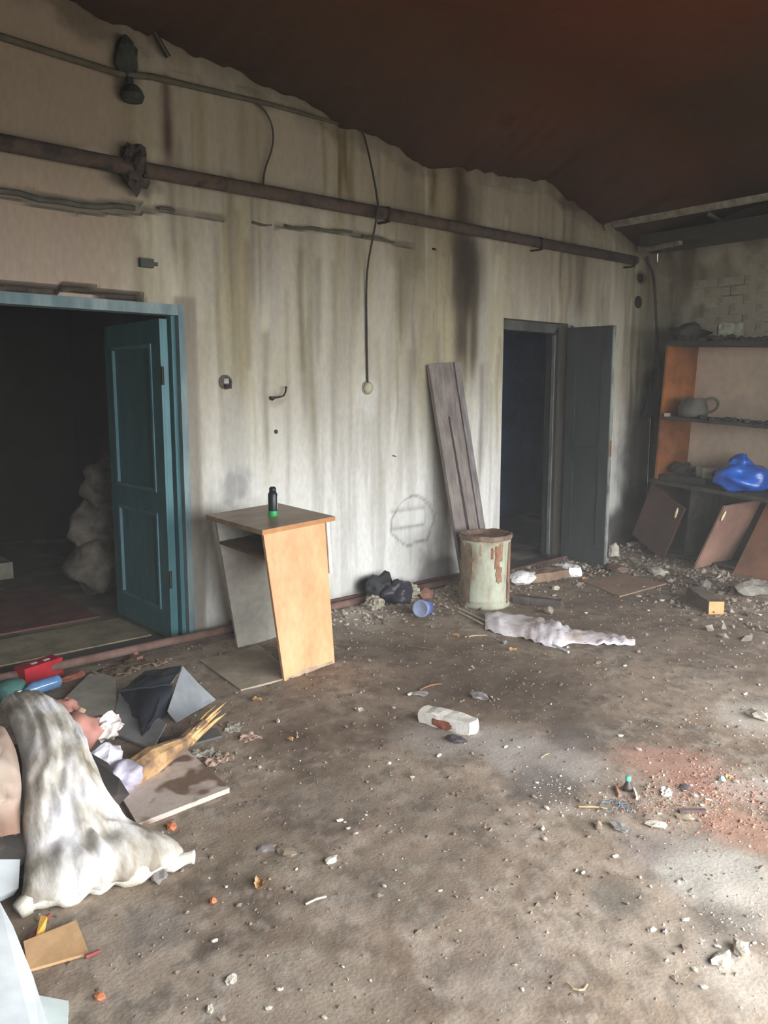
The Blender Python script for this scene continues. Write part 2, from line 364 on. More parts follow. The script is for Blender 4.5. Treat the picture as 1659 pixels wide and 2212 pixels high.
for a in [(1000, 1450, .55, .55, DARK), (1150, 1500, .5, .5, DARK), (1300, 1380, .5, .4, DARK), (850, 1400, .4, .5, (80, 72, 62)), (780, 1560, .35, .4, (104, 88, 74)), (1180, 1640, .28, .75, ASH), (960, 1590, .25, .6, ASH), (1090, 1600, .22, .5, ASH),
          (1250, 1600, .16, .6, (96, 88, 88)), (1180, 1700, .16, .6, (84, 78, 74)), (1560, 1420, .8, .3, (120, 106, 94)), (1640, 1550, .22, .75, DUST), (1480, 1660, .28, .7, RED), (1560, 1700, .2, .7, RED), (1600, 1790, .16, .55, (176, 132, 112)), (1620, 1700, .2, .55, DUST),
          (1500, 1860, .24, .5, ASH), (1560, 1900, .2, .6, (184, 180, 170)), (1620, 1960, .16, .6, DUST), (1400, 1830, .18, .5, (110, 100, 98)), (1560, 1990, .14, .5, (96, 94, 88)), (1600, 2120, .14, .6, DUST), (1560, 2060, .09, .6, DUST),
          (1330, 1930, .1, .6, (86, 84, 76)), (1250, 1560, .2, .4, (100, 90, 80)), (900, 1900, .3, .35, (110, 102, 92)), (700, 1730, .3, .4, (92, 80, 70)), (560, 1850, .18, .35, (140, 128, 110)), (950, 1750, .3, .35, (96, 86, 76)),
          (620, 1600, .2, .5, (90, 76, 62)), (330, 2000, .14, .5, (120, 116, 112)), (600, 2130, .2, .35, (168, 156, 140)), (760, 2180, .2, .35, (160, 148, 132)), (1050, 2100, .2, .4, (140, 128, 118)), (490, 2120, .05, .7, DUST), (460, 2180, .05, .7, DUST),
          (800, 1340, .28, .5, (176, 168, 156)), (900, 1360, .35, .4, (128, 108, 88)), (730, 1370, .2, .5, (150, 142, 130)), (1350, 1330, .6, .4, (112, 98, 86)), (1500, 1260, .6, .3, (80, 70, 62))]:
    fblot(*a)
# rubble banks at the foot of the walls
bank = smooth(.34, .05, -FY + .15 * (f2.fbm(FX * 3, FY * 3) - .5)) * smooth(2.9, 3.3, FX); fh = fh + bank * .03 * smooth(0, .1, -FY)
bank = smooth(.9, .1, (7.5 - FX) + .3 * (f2.fbm(FX * 3, FY * 3) - .5)); fh = fh + bank * .03; fa = mixc(fa, (74, 66, 60), bank * .6)
fa = mixc(fa, (104, 98, 92), smooth(-.02, .02, FY))
fh = np.where(FY > 0, 0, fh)
Vf = [tuple(v) for v in np.stack([FX, FY, fh], -1).reshape(-1, 3)]; nf = len(fx)
Ff = [(j * nf + i, j * nf + i + 1, (j + 1) * nf + i + 1, (j + 1) * nf + i) for j in range(len(fy) - 1) for i in range(nf - 1)]
fme = bpy.data.meshes.new('floor'); fme.from_pydata(Vf, [], Ff); color_attr(fme, 'dirt', fa.reshape(-1, 3))
fme.polygons.foreach_set('use_smooth', [True] * len(fme.polygons))
fme.materials.append(mat('trodden_dirt', None, attr='dirt', scale=20, bscale=85, rough=.95, bump=.22, fine=.14, spec=.15))
floor = bpy.data.objects.new('floor', fme); C.objects.link(floor); struct(floor)
def floor_h(x, y):
    i = min(max(np.searchsorted(fx, x) - 1, 0), len(fx) - 2); j = min(max(np.searchsorted(fy, y) - 1, 0), len(fy) - 2)
    return float(min(fh[j, i], fh[j, i + 1], fh[j + 1, i], fh[j + 1, i + 1]))

# ---- ceiling: dark, sooty, sagging to the broken wall edge
cx = grid_lines([ROOM_X0, 1.2, ROOM_X1], [.2, .025]); cy = grid_lines([FRONT_Y, -1.2, -.005], [.2, .05])
CX, CY = np.meshgrid(cx, cy); c1 = VN(21)
top = 3.66 + 0 * CX - .42 * smooth(6.2, 7.6, CX) * 1.0
w = smooth(-1.1, 0, CY) ** 1.5
ez = edge_z(CX) - .005
CZ = top * (1 - w) + ez * w + .03 * (c1.fbm(CX * 1.3, CY * 1.3, 4) - .5) * (1 - w)
ca = np.zeros(CX.shape + (3,)) + np.array(lin((72, 52, 36)))
m_ = c1.fbm(CX * .8 + 4, CY * .8, 4); ca = mixc(ca, (88, 50, 30), smooth(.42, .66, m_) * .7)
ca = mixc(ca, (96, 44, 22), smooth(2.4, .6, np.hypot(CX - 3.4, CY + 2.8)) * .8)
ca = mixc(ca, (62, 48, 42), smooth(-.9, -.1, CY) * .6)
Vc = [tuple(v) for v in np.stack([CX, CY, CZ], -1).reshape(-1, 3)]; nc = len(cx)
Fcc = [(j * nc + i, (j + 1) * nc + i, (j + 1) * nc + i + 1, j * nc + i + 1) for j in range(len(cy) - 1) for i in range(nc - 1)]
cme = bpy.data.meshes.new('ceiling'); cme.from_pydata(Vc, [], Fcc); color_attr(cme, 'dirt', ca.reshape(-1, 3))
cme.polygons.foreach_set('use_smooth', [True] * len(cme.polygons))
cme.materials.append(mat('rusty_soot_ceiling', None, attr='dirt', scale=5, bscale=22, rough=.95, bump=.3, fine=.10, spec=.1))
ceil = bpy.data.objects.new('ceiling', cme); C.objects.link(ceil); struct(ceil)
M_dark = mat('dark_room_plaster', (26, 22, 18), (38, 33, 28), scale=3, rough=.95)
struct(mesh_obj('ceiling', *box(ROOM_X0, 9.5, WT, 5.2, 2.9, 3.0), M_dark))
struct(mesh_obj('roof', *box(ROOM_X0 - .2, 9.6, FRONT_Y - .25, 5.3, 3.78, 3.9), M_dark))

# ---- right wall with brick courses showing through
wy = grid_lines([FRONT_Y, -2.2, 0.0], [.2, .02]); wz = grid_lines([0, 3.75], [.02]); WY, WZ = np.meshgrid(wy, wz); w1 = VN(31)
wr = .006 * (w1.fbm(WY * 4, WZ * 4) - .5)
wa = np.zeros(WY.shape + (3,)) + np.array(lin((142, 134, 114)))
m_ = w1.fbm(WY * 5 + 3, WZ * 1.2, 4); wa = mixc(wa, (98, 90, 74), smooth(.46, .66, m_) * .7)
m_ = w1.fbm(WY * 3 + 30, WZ * 3, 4); wa = mixc(wa, (170, 164, 146), smooth(.5, .7, m_) * .6)
wa = mixc(wa, (58, 54, 50), smooth(.35, .0, -WY + .2 * (w1.fbm(WY * 3, WZ * 2) - .5)) * smooth(2.9, 1.4, WZ) * .85)  # this wall's side of the corner: soot with shade coloured in
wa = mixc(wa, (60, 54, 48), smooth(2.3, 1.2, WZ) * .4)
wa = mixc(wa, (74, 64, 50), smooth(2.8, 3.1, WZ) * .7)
wa = mixc(wa, (84, 70, 52), smooth(.12, .04, np.abs(WY + .33)) * smooth(2.5, 2.7, WZ) * .7)
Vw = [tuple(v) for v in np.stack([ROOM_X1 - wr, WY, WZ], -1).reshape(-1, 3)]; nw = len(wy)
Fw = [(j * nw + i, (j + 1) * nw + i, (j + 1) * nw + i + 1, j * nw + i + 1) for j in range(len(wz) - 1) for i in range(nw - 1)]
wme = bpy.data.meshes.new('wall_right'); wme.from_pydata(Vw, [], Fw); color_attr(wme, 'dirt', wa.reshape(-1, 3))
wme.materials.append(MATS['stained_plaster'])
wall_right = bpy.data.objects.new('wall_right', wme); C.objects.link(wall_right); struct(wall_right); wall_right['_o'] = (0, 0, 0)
M_brick = mat('limewashed_brick', (142, 134, 116), (132, 124, 106), scale=9, rough=.95, bump=.3, c3=(148, 141, 123))
bkm = None
for r_ in range(9):
    for k in range(5):
        y = -.52 - k * .255 - (.127 if r_ % 2 else 0); z = 2.02 + r_ * .088
        if (k == 0 and r_ % 3 == 1) or (r_ > 6 and k < 2): continue
        if bkm is None:
            b = mesh_obj('brick', *box(-.014, .004, -.12, .12, .004, .08), M_brick, wall_right); bkm = b.data
            bm = bmesh.new(); bm.from_mesh(bkm); bmesh.ops.bevel(bm, geom=bm.edges[:], offset=.004, segments=1); bm.to_mesh(bkm); bm.free()
        else:
            b = bpy.data.objects.new('brick', bkm); C.objects.link(b); b.parent = wall_right
        b.location = (ROOM_X1 + R.uniform(0, .004), y, z); b.rotation_euler = (R.uniform(-.01, .01), 0, R.uniform(-.01, .01))

# ---- other walls of this room (behind the camera) and the dark rooms
M_wall = mat('plain_dirty_plaster', (150, 144, 130), (120, 112, 98), scale=2, rough=.95)
struct(mesh_obj('wall_left', *box(ROOM_X0 - .2, ROOM_X0, FRONT_Y, 0, 0, 3.78), M_wall))
struct(mesh_obj('wall_front', *join(box(ROOM_X0 - .2, OX0, FRONT_Y - .25, FRONT_Y, 0, 3.78), box(OX1, ROOM_X1 + .3, FRONT_Y - .25, FRONT_Y, 0, 3.78), box(OX0, OX1, FRONT_Y - .25, FRONT_Y, OZ1, 3.78)), M_wall))
struct(mesh_obj('wall_right_core', *box(ROOM_X1 + .02, ROOM_X1 + .3, FRONT_Y, 0.0, 0, 3.78), M_wall))
M_ground = mat('bounce_ground', (150, 146, 138), (120, 116, 108), scale=2, rough=.95)
struct(mesh_obj('ground', *box(-14, 20, -30, FRONT_Y - .3, -.3, -.02), M_ground))  # unseen ground outside, added to bounce daylight in
M_blue = mat('sooty_blue_dado', (84, 128, 196), (84, 104, 122), scale=2.2, rough=.75, lo=.3, hi=.7)
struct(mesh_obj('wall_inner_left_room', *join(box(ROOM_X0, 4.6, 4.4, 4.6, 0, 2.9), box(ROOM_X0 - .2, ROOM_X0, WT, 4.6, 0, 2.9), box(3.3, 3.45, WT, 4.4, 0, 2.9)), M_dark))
struct(mesh_obj('wall_inner_right_room', *join(box(4.6, 9.5, 2.2, 2.35, 0, 2.9), box(4.6, 4.75, WT, 2.2, 0, 2.9), box(9.3, 9.5, WT, 2.2, 0, 2.9)), M_blue))
M_ifloor = mat('dusty_inner_floor', (150, 140, 120), (112, 104, 88), scale=2.5, rough=.9, c3=(104, 96, 82))
struct(mesh_obj('floor_inner', *box(ROOM_X0, 9.5, WT + .02, 4.4, -.05, 0.0), M_ifloor))

hz = bpy.data.materials.new('room_haze'); hz.use_nodes = True; hn = hz.node_tree; hn.nodes.clear()  # thin scattering volume filling the rooms
ho = hn.nodes.new('ShaderNodeOutputMaterial'); hv = hn.nodes.new('ShaderNodeVolumeScatter'); hv.inputs['Density'].default_value = HAZE; hv.inputs['Anisotropy'].default_value = 0.0; hv.inputs['Color'].default_value = (1, .97, .93, 1)
hn.links.new(hv.outputs[0], ho.inputs['Volume'])
haze = struct(mesh_obj('haze', *box(ROOM_X0 + .01, 9.25, FRONT_Y + .01, 4.35, -.04, 3.77), hz))

# ============================================================ DOORS
M_teal = mat('old_teal_paint', (62, 110, 116), (80, 128, 134), scale=3, rough=.5, bump=.1, stretch=(1, 1, .4), spec=.4)
M_teal2 = mat('worn_pale_teal_paint', (132, 150, 150), (92, 116, 122), scale=9, rough=.6, bump=.2, stretch=(1, 1, .3))
fr = struct(mesh_obj('door_1_frame', *box(XD1 - .04, XD1, -.012, .10, 0, ZD1 - .0), M_teal2))
fr.name = 'trim_1'
struct(mesh_obj('trim_2', *box(XD0, XD1 - .04, -.010, .10, ZD1 - .06, ZD1), M_teal2))
struct(mesh_obj('trim_3', *box(XD1 - .065, XD1 - .04, .035, .10, 0, ZD1 - .06), M_teal))
# leaf opened 90 deg inwards
d1 = thing('door_1', 'teal panelled door leaf standing open into the dark left room', 'door', (2.25, .05, 0))
d1['kind'] = 'structure'; 
LW, LH, LX, LY0 = .82, 1.99, 2.245, .06
lf = mesh_obj('door_leaf', *box(LX, LX + .035, LY0, LY0 + LW, .015, LH), M_teal, d1)
# raised stiles and rails on the face that shows (towards -X)
def rail(y0, y1, z0, z1, name): mesh_obj(name, *box(LX - .014, LX + .001, y0, y1, z0, z1), M_teal, d1)
rail(LY0, LY0 + .13, .015, LH, 'stile'); rail(LY0 + LW - .12, LY0 + LW, .015, LH, 'stile')
rail(LY0 + .13, LY0 + LW - .12, .015, .20, 'rail'); rail(LY0 + .13, LY0 + LW - .12, .80, .95, 'rail'); rail(LY0 + .13, LY0 + LW - .12, LH - .15, LH, 'rail')
def moulding(y0, y1, z0, z1):
    b_ = .022
    for q in (box(LX - .022, LX - .002, y0, y0 + b_, z0, z1), box(LX - .022, LX - .002, y1 - b_, y1, z0, z1), box(LX - .022, LX - .002, y0 + b_, y1 - b_, z0, z0 + b_), box(LX - .022, LX - .002, y0 + b_, y1 - b_, z1 - b_, z1)):
        mesh_obj('moulding', *q, mat('teal_moulding', (106, 148, 158), (88, 130, 140), scale=4, rough=.5), d1)
moulding(LY0 + .12, LY0 + LW - .11, .19, .81); moulding(LY0 + .12, LY0 + LW - .11, .94, LH - .14)
for z in (.35, 1.6): mesh_obj('hinge', *tube([(LX - .01, LY0 - .012, z), (LX - .01, LY0 - .012, z + .11)], .009, 8), mat('dark_iron', (46, 42, 40), (70, 60, 52), scale=20, rough=.5, metal=.5), d1)
M_iron = MATS['dark_iron']
# narrow doorway: frame set at the back of the reveal and a charred leaf opened outwards
M_char = mat('smoke_blackened_paint', (44, 48, 48), (60, 64, 64), scale=3, rough=.7, stretch=(1, 1, .4))
M_char2 = mat('smoked_grey_frame', (92, 92, 86), (66, 68, 66), scale=7, rough=.8, stretch=(1, 1, .4))
struct(mesh_obj('trim_4', *join(box(XE1 - .05, XE1, .10, .19, 0, ZE1 - .06), box(XE0, XE0 + .04, .12, .19, 0, ZE1 - .06)), M_char))
struct(mesh_obj('trim_5', *box(XE0, XE1, .10, .19, ZE1 - .08, ZE1), M_char2))
struct(mesh_obj('trim_6', *join(box(XE1 - .062, XE1 - .048, .095, .125, .05, ZE1 - .1),), mat('grey_strip', (120, 122, 116), (84, 86, 84), scale=9, stretch=(1, 1, .4))))
d2 = thing('door_2', 'smoke-blackened door leaf swung out beside the narrow doorway', 'door', (6.14, -.03, 0)); d2['kind'] = 'structure'
h0 = Vector((6.11, -.035, 0)); e0 = Vector((6.165, -.46, 0)); dv = (e0 - h0).normalized(); nv = Vector((dv.y, -dv.x, 0)) * -1
def leaf2(a, b, z0, z1, off, t, name, m):
    q = [h0 + dv * a + Vector((0, 0, z0)), h0 + dv * b + Vector((0, 0, z0)), h0 + dv * b + Vector((0, 0, z1)), h0 + dv * a + Vector((0, 0, z1))]
    q = [v + nv * off for v in q]; return mesh_obj(name, *slab(q, nv * t), m, d2)
L2 = (e0 - h0).length
sgn = 1 if nv.x < 0 else -1
leaf2(0, L2, .03, 2.13, 0, .035 * 1, 'door_leaf', M_char)
for k in (1, -1):
    o_ = .036 if k == 1 else -.011
    leaf2(0, .09, .03, 2.13, o_, .010, 'stile', M_char); leaf2(L2 - .09, L2, .03, 2.13, o_, .010, 'stile', M_char)
    for (a, b) in ((.03, .2), (.95, 1.07), (2.0, 2.13)): leaf2(.09, L2 - .09, a, b, o_, .010, 'rail', M_char)
leaf2(L2, L2 + .012, .03, 2.13, .0, .036, 'edge_strip', mat('pale_chipped_edge', (150, 156, 148), (96, 98, 94), scale=10, stretch=(1, 1, .5), rough=.8, lo=.4, hi=.6))
mesh_obj('latch', *obox(e0 + nv * .016 + dv * .012 + Vector((0, 0, 1.0)), .012, .02, .14, math.atan2(dv.y, dv.x)), mat('rust_orange', (150, 96, 62), (110, 70, 46), scale=20), d2)
mesh_obj('closer_arm', *tube([h0 + dv * .06 + nv * .05 + Vector((0, 0, 1.95)), h0 + dv * .06 + nv * .06 + Vector((0, 0, 2.10)), h0 + dv * -.0 + nv * .05 + Vector((0, 0, 2.15))], .009, 8), M_char2, d2)

# things in the dark left room
carpet = mesh_obj('carpet', *box(.4, 2.12, .92, 2.15, .0, .012), mat('faded_maroon_carpet', (132, 88, 80), (106, 72, 66), scale=5, rough=.95))
tag(carpet, 'faded reddish carpet on the floor beyond the wide doorway', 'carpet')
lino = mesh_obj('linoleum_sheet', *box(.5, 2.2, .28, .80, .0, .008), mat('beige_linoleum', (184, 172, 144), (150, 140, 116), scale=5, rough=.7))
tag(lino, 'worn beige linoleum sheet just inside the wide doorway', 'flooring')
step = mesh_obj('concrete_step', *box(.4, 2.05, 2.6, 3.2, 0, .14), mat('dim_concrete', (160, 152, 134), (130, 122, 108), scale=5))
tag(step, 'low pale concrete step at the back of the dark left room', 'step')
M_sackd = mat('dim_grey_sackcloth', (150, 142, 130), (100, 92, 82), scale=7, rough=.95)
for k, (x, y, z, s) in enumerate([(2.42, 1.62, 0, .55), (2.50, 1.66, .34, .45), (2.56, 1.66, .66, .36)]):
    o = mesh_obj('filled_sack', *lump((x, y, z), .55, s, .42, .3 * k, 3, .3, 1.8, k + 3), M_sackd, smooth=True)
    tag(o, ['grey filled sack at the bottom of the stack behind the teal door', 'grey filled sack in the middle of the stack behind the teal door', 'grey filled sack topmost of the stack behind the teal door'][k], 'sack', 'sacks in the dark left room')
# threshold rubble and iron bar in the narrow doorway

# ============================================================ PIPES, CABLES, FITTINGS
M_rust = mat('brown_rusted_pipe', (74, 62, 54), (54, 46, 41), scale=8, rough=.9, bump=.3, c3=(86, 72, 62))
t = thing('heating_pipe', 'thick brown pipe running along the upper long wall', 'pipe', (1.2, -.07, 2.79))
mesh_obj('pipe_run', *tube([(.2, -.07, 2.79), (2.0, -.07, 2.785), (4.2, -.07, 2.80), (7.10, -.06, 2.81)], .042, 14), M_rust, t, smooth=True)
for x in (2.1, 3.9, 5.6, 7.0): mesh_obj('pipe_bracket', *join(box(x - .012, x + .012, -.12, .005, 2.735, 2.748), tube([(x, -.07, 2.735), (x, -.118, 2.76), (x, -.118, 2.83), (x, -.02, 2.85)], .008, 6)), M_iron, t)
sc = mesh_obj('hook_bracket', *lump((2.06, -.06, 2.66), .16, .13, .21, .3, 3, .5, 2.2, 6), mat('sooty_bracket', (52, 48, 44), (70, 62, 56), scale=12), t)
t = thing('conduit', 'thin dark conduit running under the ceiling on the long wall', 'conduit', (1.2, -.03, 3.3))
mesh_obj('conduit_run', *tube([(.2, -.03, 3.28), (1.41, -.03, 3.30), (2.0, -.04, 3.27), (2.2, -.04, 3.30), (3.0, -.03, 3.33), (3.62, -.02, 3.33)], [.02, .018, .018, .018, .014, .010], 10), mat('sooty_conduit', (70, 68, 58), (90, 84, 66), scale=12), t, smooth=True)
M_green = mat('dark_green_iron', (36, 44, 38), (58, 60, 50), scale=14, rough=.8)
mesh_obj('junction_box', *lump((2.05, -.045, 3.27), .13, .09, .2, 0, 2, .25, 2, 4), M_green, t)
t2 = thing('valve', 'dark green valve stub hanging beneath the conduit box', 'valve', (2.06, -.05, 3.15))
mesh_obj('valve_stem', *tube([(2.06, -.05, 3.26), (2.06, -.05, 3.2)], .022, 8), M_green, t2)
mesh_obj('valve_wheel', *lathe([(.02, 0), (.055, .01), (.065, .04), (.05, .07), (.03, .09)], 14, TR((2.07, -.055, 3.13))), M_green, t2)
o = mesh_obj('roof_rod', *tube([(2.14, -.06, 3.62), (2.24, -.05, 3.50), (2.30, -.04, 3.43)], .016, 8), M_iron); tag(o, 'short dark rod poking down from the ceiling edge', 'rod')
def cable(name, pts, r, m, label, cat='cable'):
    # smooth by Catmull subdivision
    P_ = [Vector(p) for p in pts]; out = []
    for i in range(len(P_) - 1):
        p0 = P_[max(i - 1, 0)]; p1 = P_[i]; p2 = P_[i + 1]; p3 = P_[min(i + 2, len(P_) - 1)]
        for k in range(5):
            s = k / 5; out.append(.5 * ((2 * p1) + (p2 - p0) * s + (2 * p0 - 5 * p1 + 4 * p2 - p3) * s * s + (3 * p1 - p0 - 3 * p2 + p3) * s ** 3))
    out.append(P_[-1]); o = mesh_obj(name, *tube(out, r, 6), m, smooth=True); return tag(o, label, cat)
M_cable = mat('dusty_dark_cable', (84, 78, 62), (60, 56, 46), scale=20)
cable('loose_cable', [(2.83, -.03, 3.33), (2.93, -.035, 3.29), (2.99, -.04, 3.2), (2.99, -.04, 3.08), (2.94, -.03, 2.94), (2.93, -.02, 2.85)], .006, M_cable, 'short loose cable curling down from the thin conduit')
ps = thing('wall_socket', 'round cream wall switch at the end of the long hanging cable', 'switch', (3.79, -.02, 1.55))
mesh_obj('switch_body', *lathe([(.038, 0), (.042, .012), (.036, .028), (.02, .036)], 20, TR((3.79, .0, 1.59), 0, math.pi / 2)), mat('yellowed_plastic', (186, 180, 156), (160, 152, 128), scale=20, rough=.5), ps, smooth=True)
mesh_obj('switch_plate', *lathe([(.05, -.002), (.05, .006)], 20, TR((3.79, .0, 1.59), 0, math.pi / 2)), mat('greyed_plate', (150, 146, 130), (130, 124, 108), scale=20), ps)
cable('hanging_cable', [(3.62, -.02, 3.34), (3.70, -.02, 3.33), (3.755, -.03, 3.27), (3.78, -.12, 2.9), (3.775, -.125, 2.75), (3.77, -.03, 2.4), (3.775, -.015, 2.0), (3.785, -.012, 1.63)], .007, mat('black_cable', (62, 60, 50), (48, 46, 40), scale=20), 'long dark cable hanging straight down to the round wall switch')
gp = thing('old_cable_remnant', 'broken cable remnants along the chased groove in the wall', 'cable', (1.4, 0, 2.55))
for a, b in ((1.25, 2.08), (2.22, 2.33), (2.85, 3.0), (3.1, 3.66), (3.75, 4.05)):
    xs = np.linspace(a, b, 9); zs = np.interp(xs, [1.2, 1.36, 1.75, 2.08, 2.31, 2.91, 3.62, 4.47], [2.56, 2.57, 2.555, 2.59, 2.61, 2.61, 2.65, 2.62])
    mesh_obj('cable_piece', *tube([(x, -.0 + .006 * math.sin(x * 30), z + .006 * math.sin(x * 23)) for x, z in zip(xs, zs)], .016 if a < 2 else .009, 6), mat('grey_green_cable', (88, 88, 76), (70, 68, 58), scale=15), gp, smooth=True)
o = mesh_obj('cable_stub', *join(box(2.09, 2.17, -.03, .002, 2.265, 2.315), box(2.17, 2.20, -.02, .002, 2.28, 2.30)), mat('teal_tinted_stub', (66, 76, 70), (84, 80, 70), scale=20)); tag(o, 'small dark junction box stub above the wide doorway', 'junction box')
bs = thing('broken_socket', 'broken socket box in the wall left of the wire hook', 'socket', (2.63, -.01, 1.57))
mesh_obj('socket_ring', *lathe([(.042, 0), (.046, .01), (.036, .016), (.030, .002)], 18, TR((2.63, .0, 1.62), 0, math.pi / 2)), mat('sooty_ring', (80, 74, 68), (110, 104, 96), scale=30), bs)
mesh_obj('socket_insert', *obox((2.625, -.012, 1.612), .04, .02, .03, .2), mat('dull_silver', (180, 176, 168), (140, 134, 126), scale=30), bs)
mesh_obj('scorched_plug', *obox((2.64, -.014, 1.58), .045, .02, .026, -.1), mat('black_scorch', (34, 32, 34), (50, 46, 46), scale=30), bs)
wh = thing('wire_hook', 'bent black wire end sticking out of a hole in the long wall', 'wire', (2.98, -.01, 1.5))
mesh_obj('wire_knot', *lump((2.975, -.008, 1.505), .045, .03, .035, 0, 1, .4, 2, 2), M_iron, wh)
mesh_obj('wire_arm', *tube([(2.98, -.012, 1.52), (3.01, -.03, 1.525), (3.045, -.035, 1.535), (3.06, -.035, 1.56), (3.065, -.035, 1.585)], .006, 6), M_iron, wh)
mesh_obj('wire_end', *lump((3.066, -.035, 1.58), .02, .02, .022, 0, 1, .2, 2, 2), M_iron, wh)
o = mesh_obj('wall_plug', *lathe([(.012, 0), (.014, .006), (.008, .010)], 12, TR((3.0, .0, 1.30), 0, math.pi / 2)), M_iron); tag(o, 'small black plugged hole in the wall under the wire hook', 'wall plug')
o = mesh_obj('nail', *tube([(4.04, .004, 1.09), (4.04, -.035, 1.085)], .004, 6), M_iron); tag(o, 'small nail in the long wall left of the leaning board', 'nail')
o = mesh_obj('nail', *tube([(4.44, .004, 2.63), (4.44, -.03, 2.62)], .009, 6), M_iron); tag(o, 'dark nail at the right end of the chased groove', 'nail')
for (x, z, r_, lb) in ((7.29, 2.67, .045, 'upper dark round vent hole near the room corner'), (7.27, 2.44, .06, 'lower dark round vent hole near the room corner')):
    o = mesh_obj('vent_ring', *lathe([(r_, -.001), (r_ * 1.02, .008), (r_ * .8, .010), (r_ * .75, .001)], 18, TR((x, .0, z), 0, math.pi / 2)), mat('black_hole', (24, 26, 26), (36, 34, 32), scale=20)); tag(o, lb, 'vent')
cpts = [XP(1360, 560, 7.35), XP(1400, 566, 7.35), XP(1412, 600, 7.38), XP(1418, 700, 7.40), XP(1424, 820, 7.40), XP(1420, 900, 7.38), XP(1414, 960, 7.3)]
cable('corner_pipe', [(p.x, min(p.y, -.03), p.z) for p in cpts], .014, mat('reddish_brown_pipe', (78, 56, 48), (60, 46, 40), scale=12), 'thin reddish pipe running down the far corner of the room', 'pipe')
# hanging dark rag
def rag():
    top = []
    for j in range(11):
        for i in range(9):
            u = i / 8; v = j / 10; p = Vector(W(1402 - 4 * v - 18 * v * v + (u - .3) * (26 + 22 * v), 805 + 92 * v + 8 * math.sin(u * 5)))
            p.y = -.05 - .03 * math.sin(u * 9 + v * 2) - .03 * v; p.x = min(p.x, 7.55); top.append(p)
    V, Fc = [], []
    n = len(top); V = top + [p + Vector((0, .008, 0)) for p in top]; g = lambda i, j: j * 9 + i
    for j in range(10):
        for i in range(8):
            a = (g(i, j), g(i + 1, j), g(i + 1, j + 1), g(i, j + 1)); Fc += [a, tuple(q + n for q in a[::-1])]
    for i in range(8): Fc += [(g(i, 0), g(i, 0) + n, g(i + 1, 0) + n, g(i + 1, 0)), (g(i, 10), g(i + 1, 10), g(i + 1, 10) + n, g(i, 10) + n)]
    for j in range(10): Fc += [(g(0, j), g(0, j + 1), g(0, j + 1) + n, g(0, j) + n), (g(8, j), g(8, j) + n, g(8, j + 1) + n, g(8, j + 1))]
    return V, Fc
o = mesh_obj('hanging_rag', *rag(), mat('sooty_cloth', (34, 32, 33), (46, 43, 42), scale=12, rough=.95), smooth=True); tag(o, 'sooty dark rag hanging on the wall near the far corner', 'rag')

# heating pipe along the floor
t = thing('floor_pipe', 'rusty brown pipe running along the foot of the long wall', 'pipe', (1.3, -.07, 0))
mesh_obj('pipe_run', *tube([(.3, -.07, .05), (1.45, -.07, .05), (2.1, -.075, .055), (2.7, -.075, .05), (3.6, -.07, .05), (5.2, -.07, .055)], .026, 12), mat('rusty_rose_pipe', (126, 100, 90), (100, 76, 66), scale=9, rough=.85, bump=.3), t, smooth=True)
mesh_obj('pipe_stand', *join(tube([(1.93, -.09, .0), (1.93, -.08, .04)], .016, 8), obox((1.92, -.12, 0), .05, .05, .025, .4)), mat('rusty_rose_stand', (140, 104, 92), (110, 84, 74), scale=12), t)
o = mesh_obj('baseboard_back', *box(2.62, 5.15, -.022, -.001, 0, .085), mat('maroon_baseboard', (104, 74, 68), (84, 62, 58), scale=6)); struct(o)
o = mesh_obj('iron_bar', *tube([F(1075, 1240, .03) + Vector((0, 0, 0)), F(1225, 1203, .05)], .018, 8), mat('maroon_iron', (104, 78, 74), (84, 62, 58), scale=9)); tag(o, 'maroon iron bar on the threshold of the narrow doorway', 'bar')

# ============================================================ RIGHT-HAND CEILING EDGE
M_lath = mat('pale_old_timber', (150, 144, 128), (116, 110, 96), scale=9, rough=.9, stretch=(.4, 2, 2))
def bar3(a, b, sx, sz, name, label, cat, m=None, parent=None):
    a = Vector(a); b = Vector(b); d = (b - a).normalized(); s = d.cross(Vector((0, 0, 1))).normalized() * sx / 2; u_ = s.cross(d).normalized() * sz / 2
    v = [a - s - u_, a + s - u_, a + s + u_, a - s + u_, b - s - u_, b + s - u_, b + s + u_, b - s + u_]
    fc = [(0, 1, 2, 3), (7, 6, 5, 4), (0, 4, 5, 1), (1, 5, 6, 2), (2, 6, 7, 3), (3, 7, 4, 0)]
    o = mesh_obj(name, v, fc, m or M_lath, parent)
    return tag(o, label, cat) if parent is None else o
def notch(p, s=.0): return p
bar3(W(1310, 488, -.03), XP(1700, 417, 6.9), .05, .05, 'ceiling_batten', 'long pale batten along the ceiling above the right wall', 'batten')
bar3(W(1306, 492, -.03), XP(1384, 468, 7.0), .03, .05, 'ceiling_batten', 'short pale batten end by the ceiling corner of the long wall', 'batten')
bar3(W(1381, 540, -.03), XP(1470, 521, 7.1), .05, .06, 'wooden_peg', 'short pale wooden stub below the corner of the ceiling', 'stub')
bar3(XP(1425, 470, 7.2), XP(1475, 503, 7.45), .02, .03, 'ceiling_lath', 'left thin broken lath crossing the gap under the long batten', 'lath')
bar3(XP(1530, 462, 7.2), XP(1580, 490, 7.5), .02, .03, 'ceiling_lath', 'right thin broken lath crossing the gap under the long batten', 'lath')
bar3((7.3, -.12, 2.98), (7.3, -3.5, 2.98), .5, .10, 'trim_7', '', '', mat('green_brown_beam', (66, 64, 54), (50, 50, 42), scale=3)); bpy.data.objects['trim_7']['kind'] = 'structure'

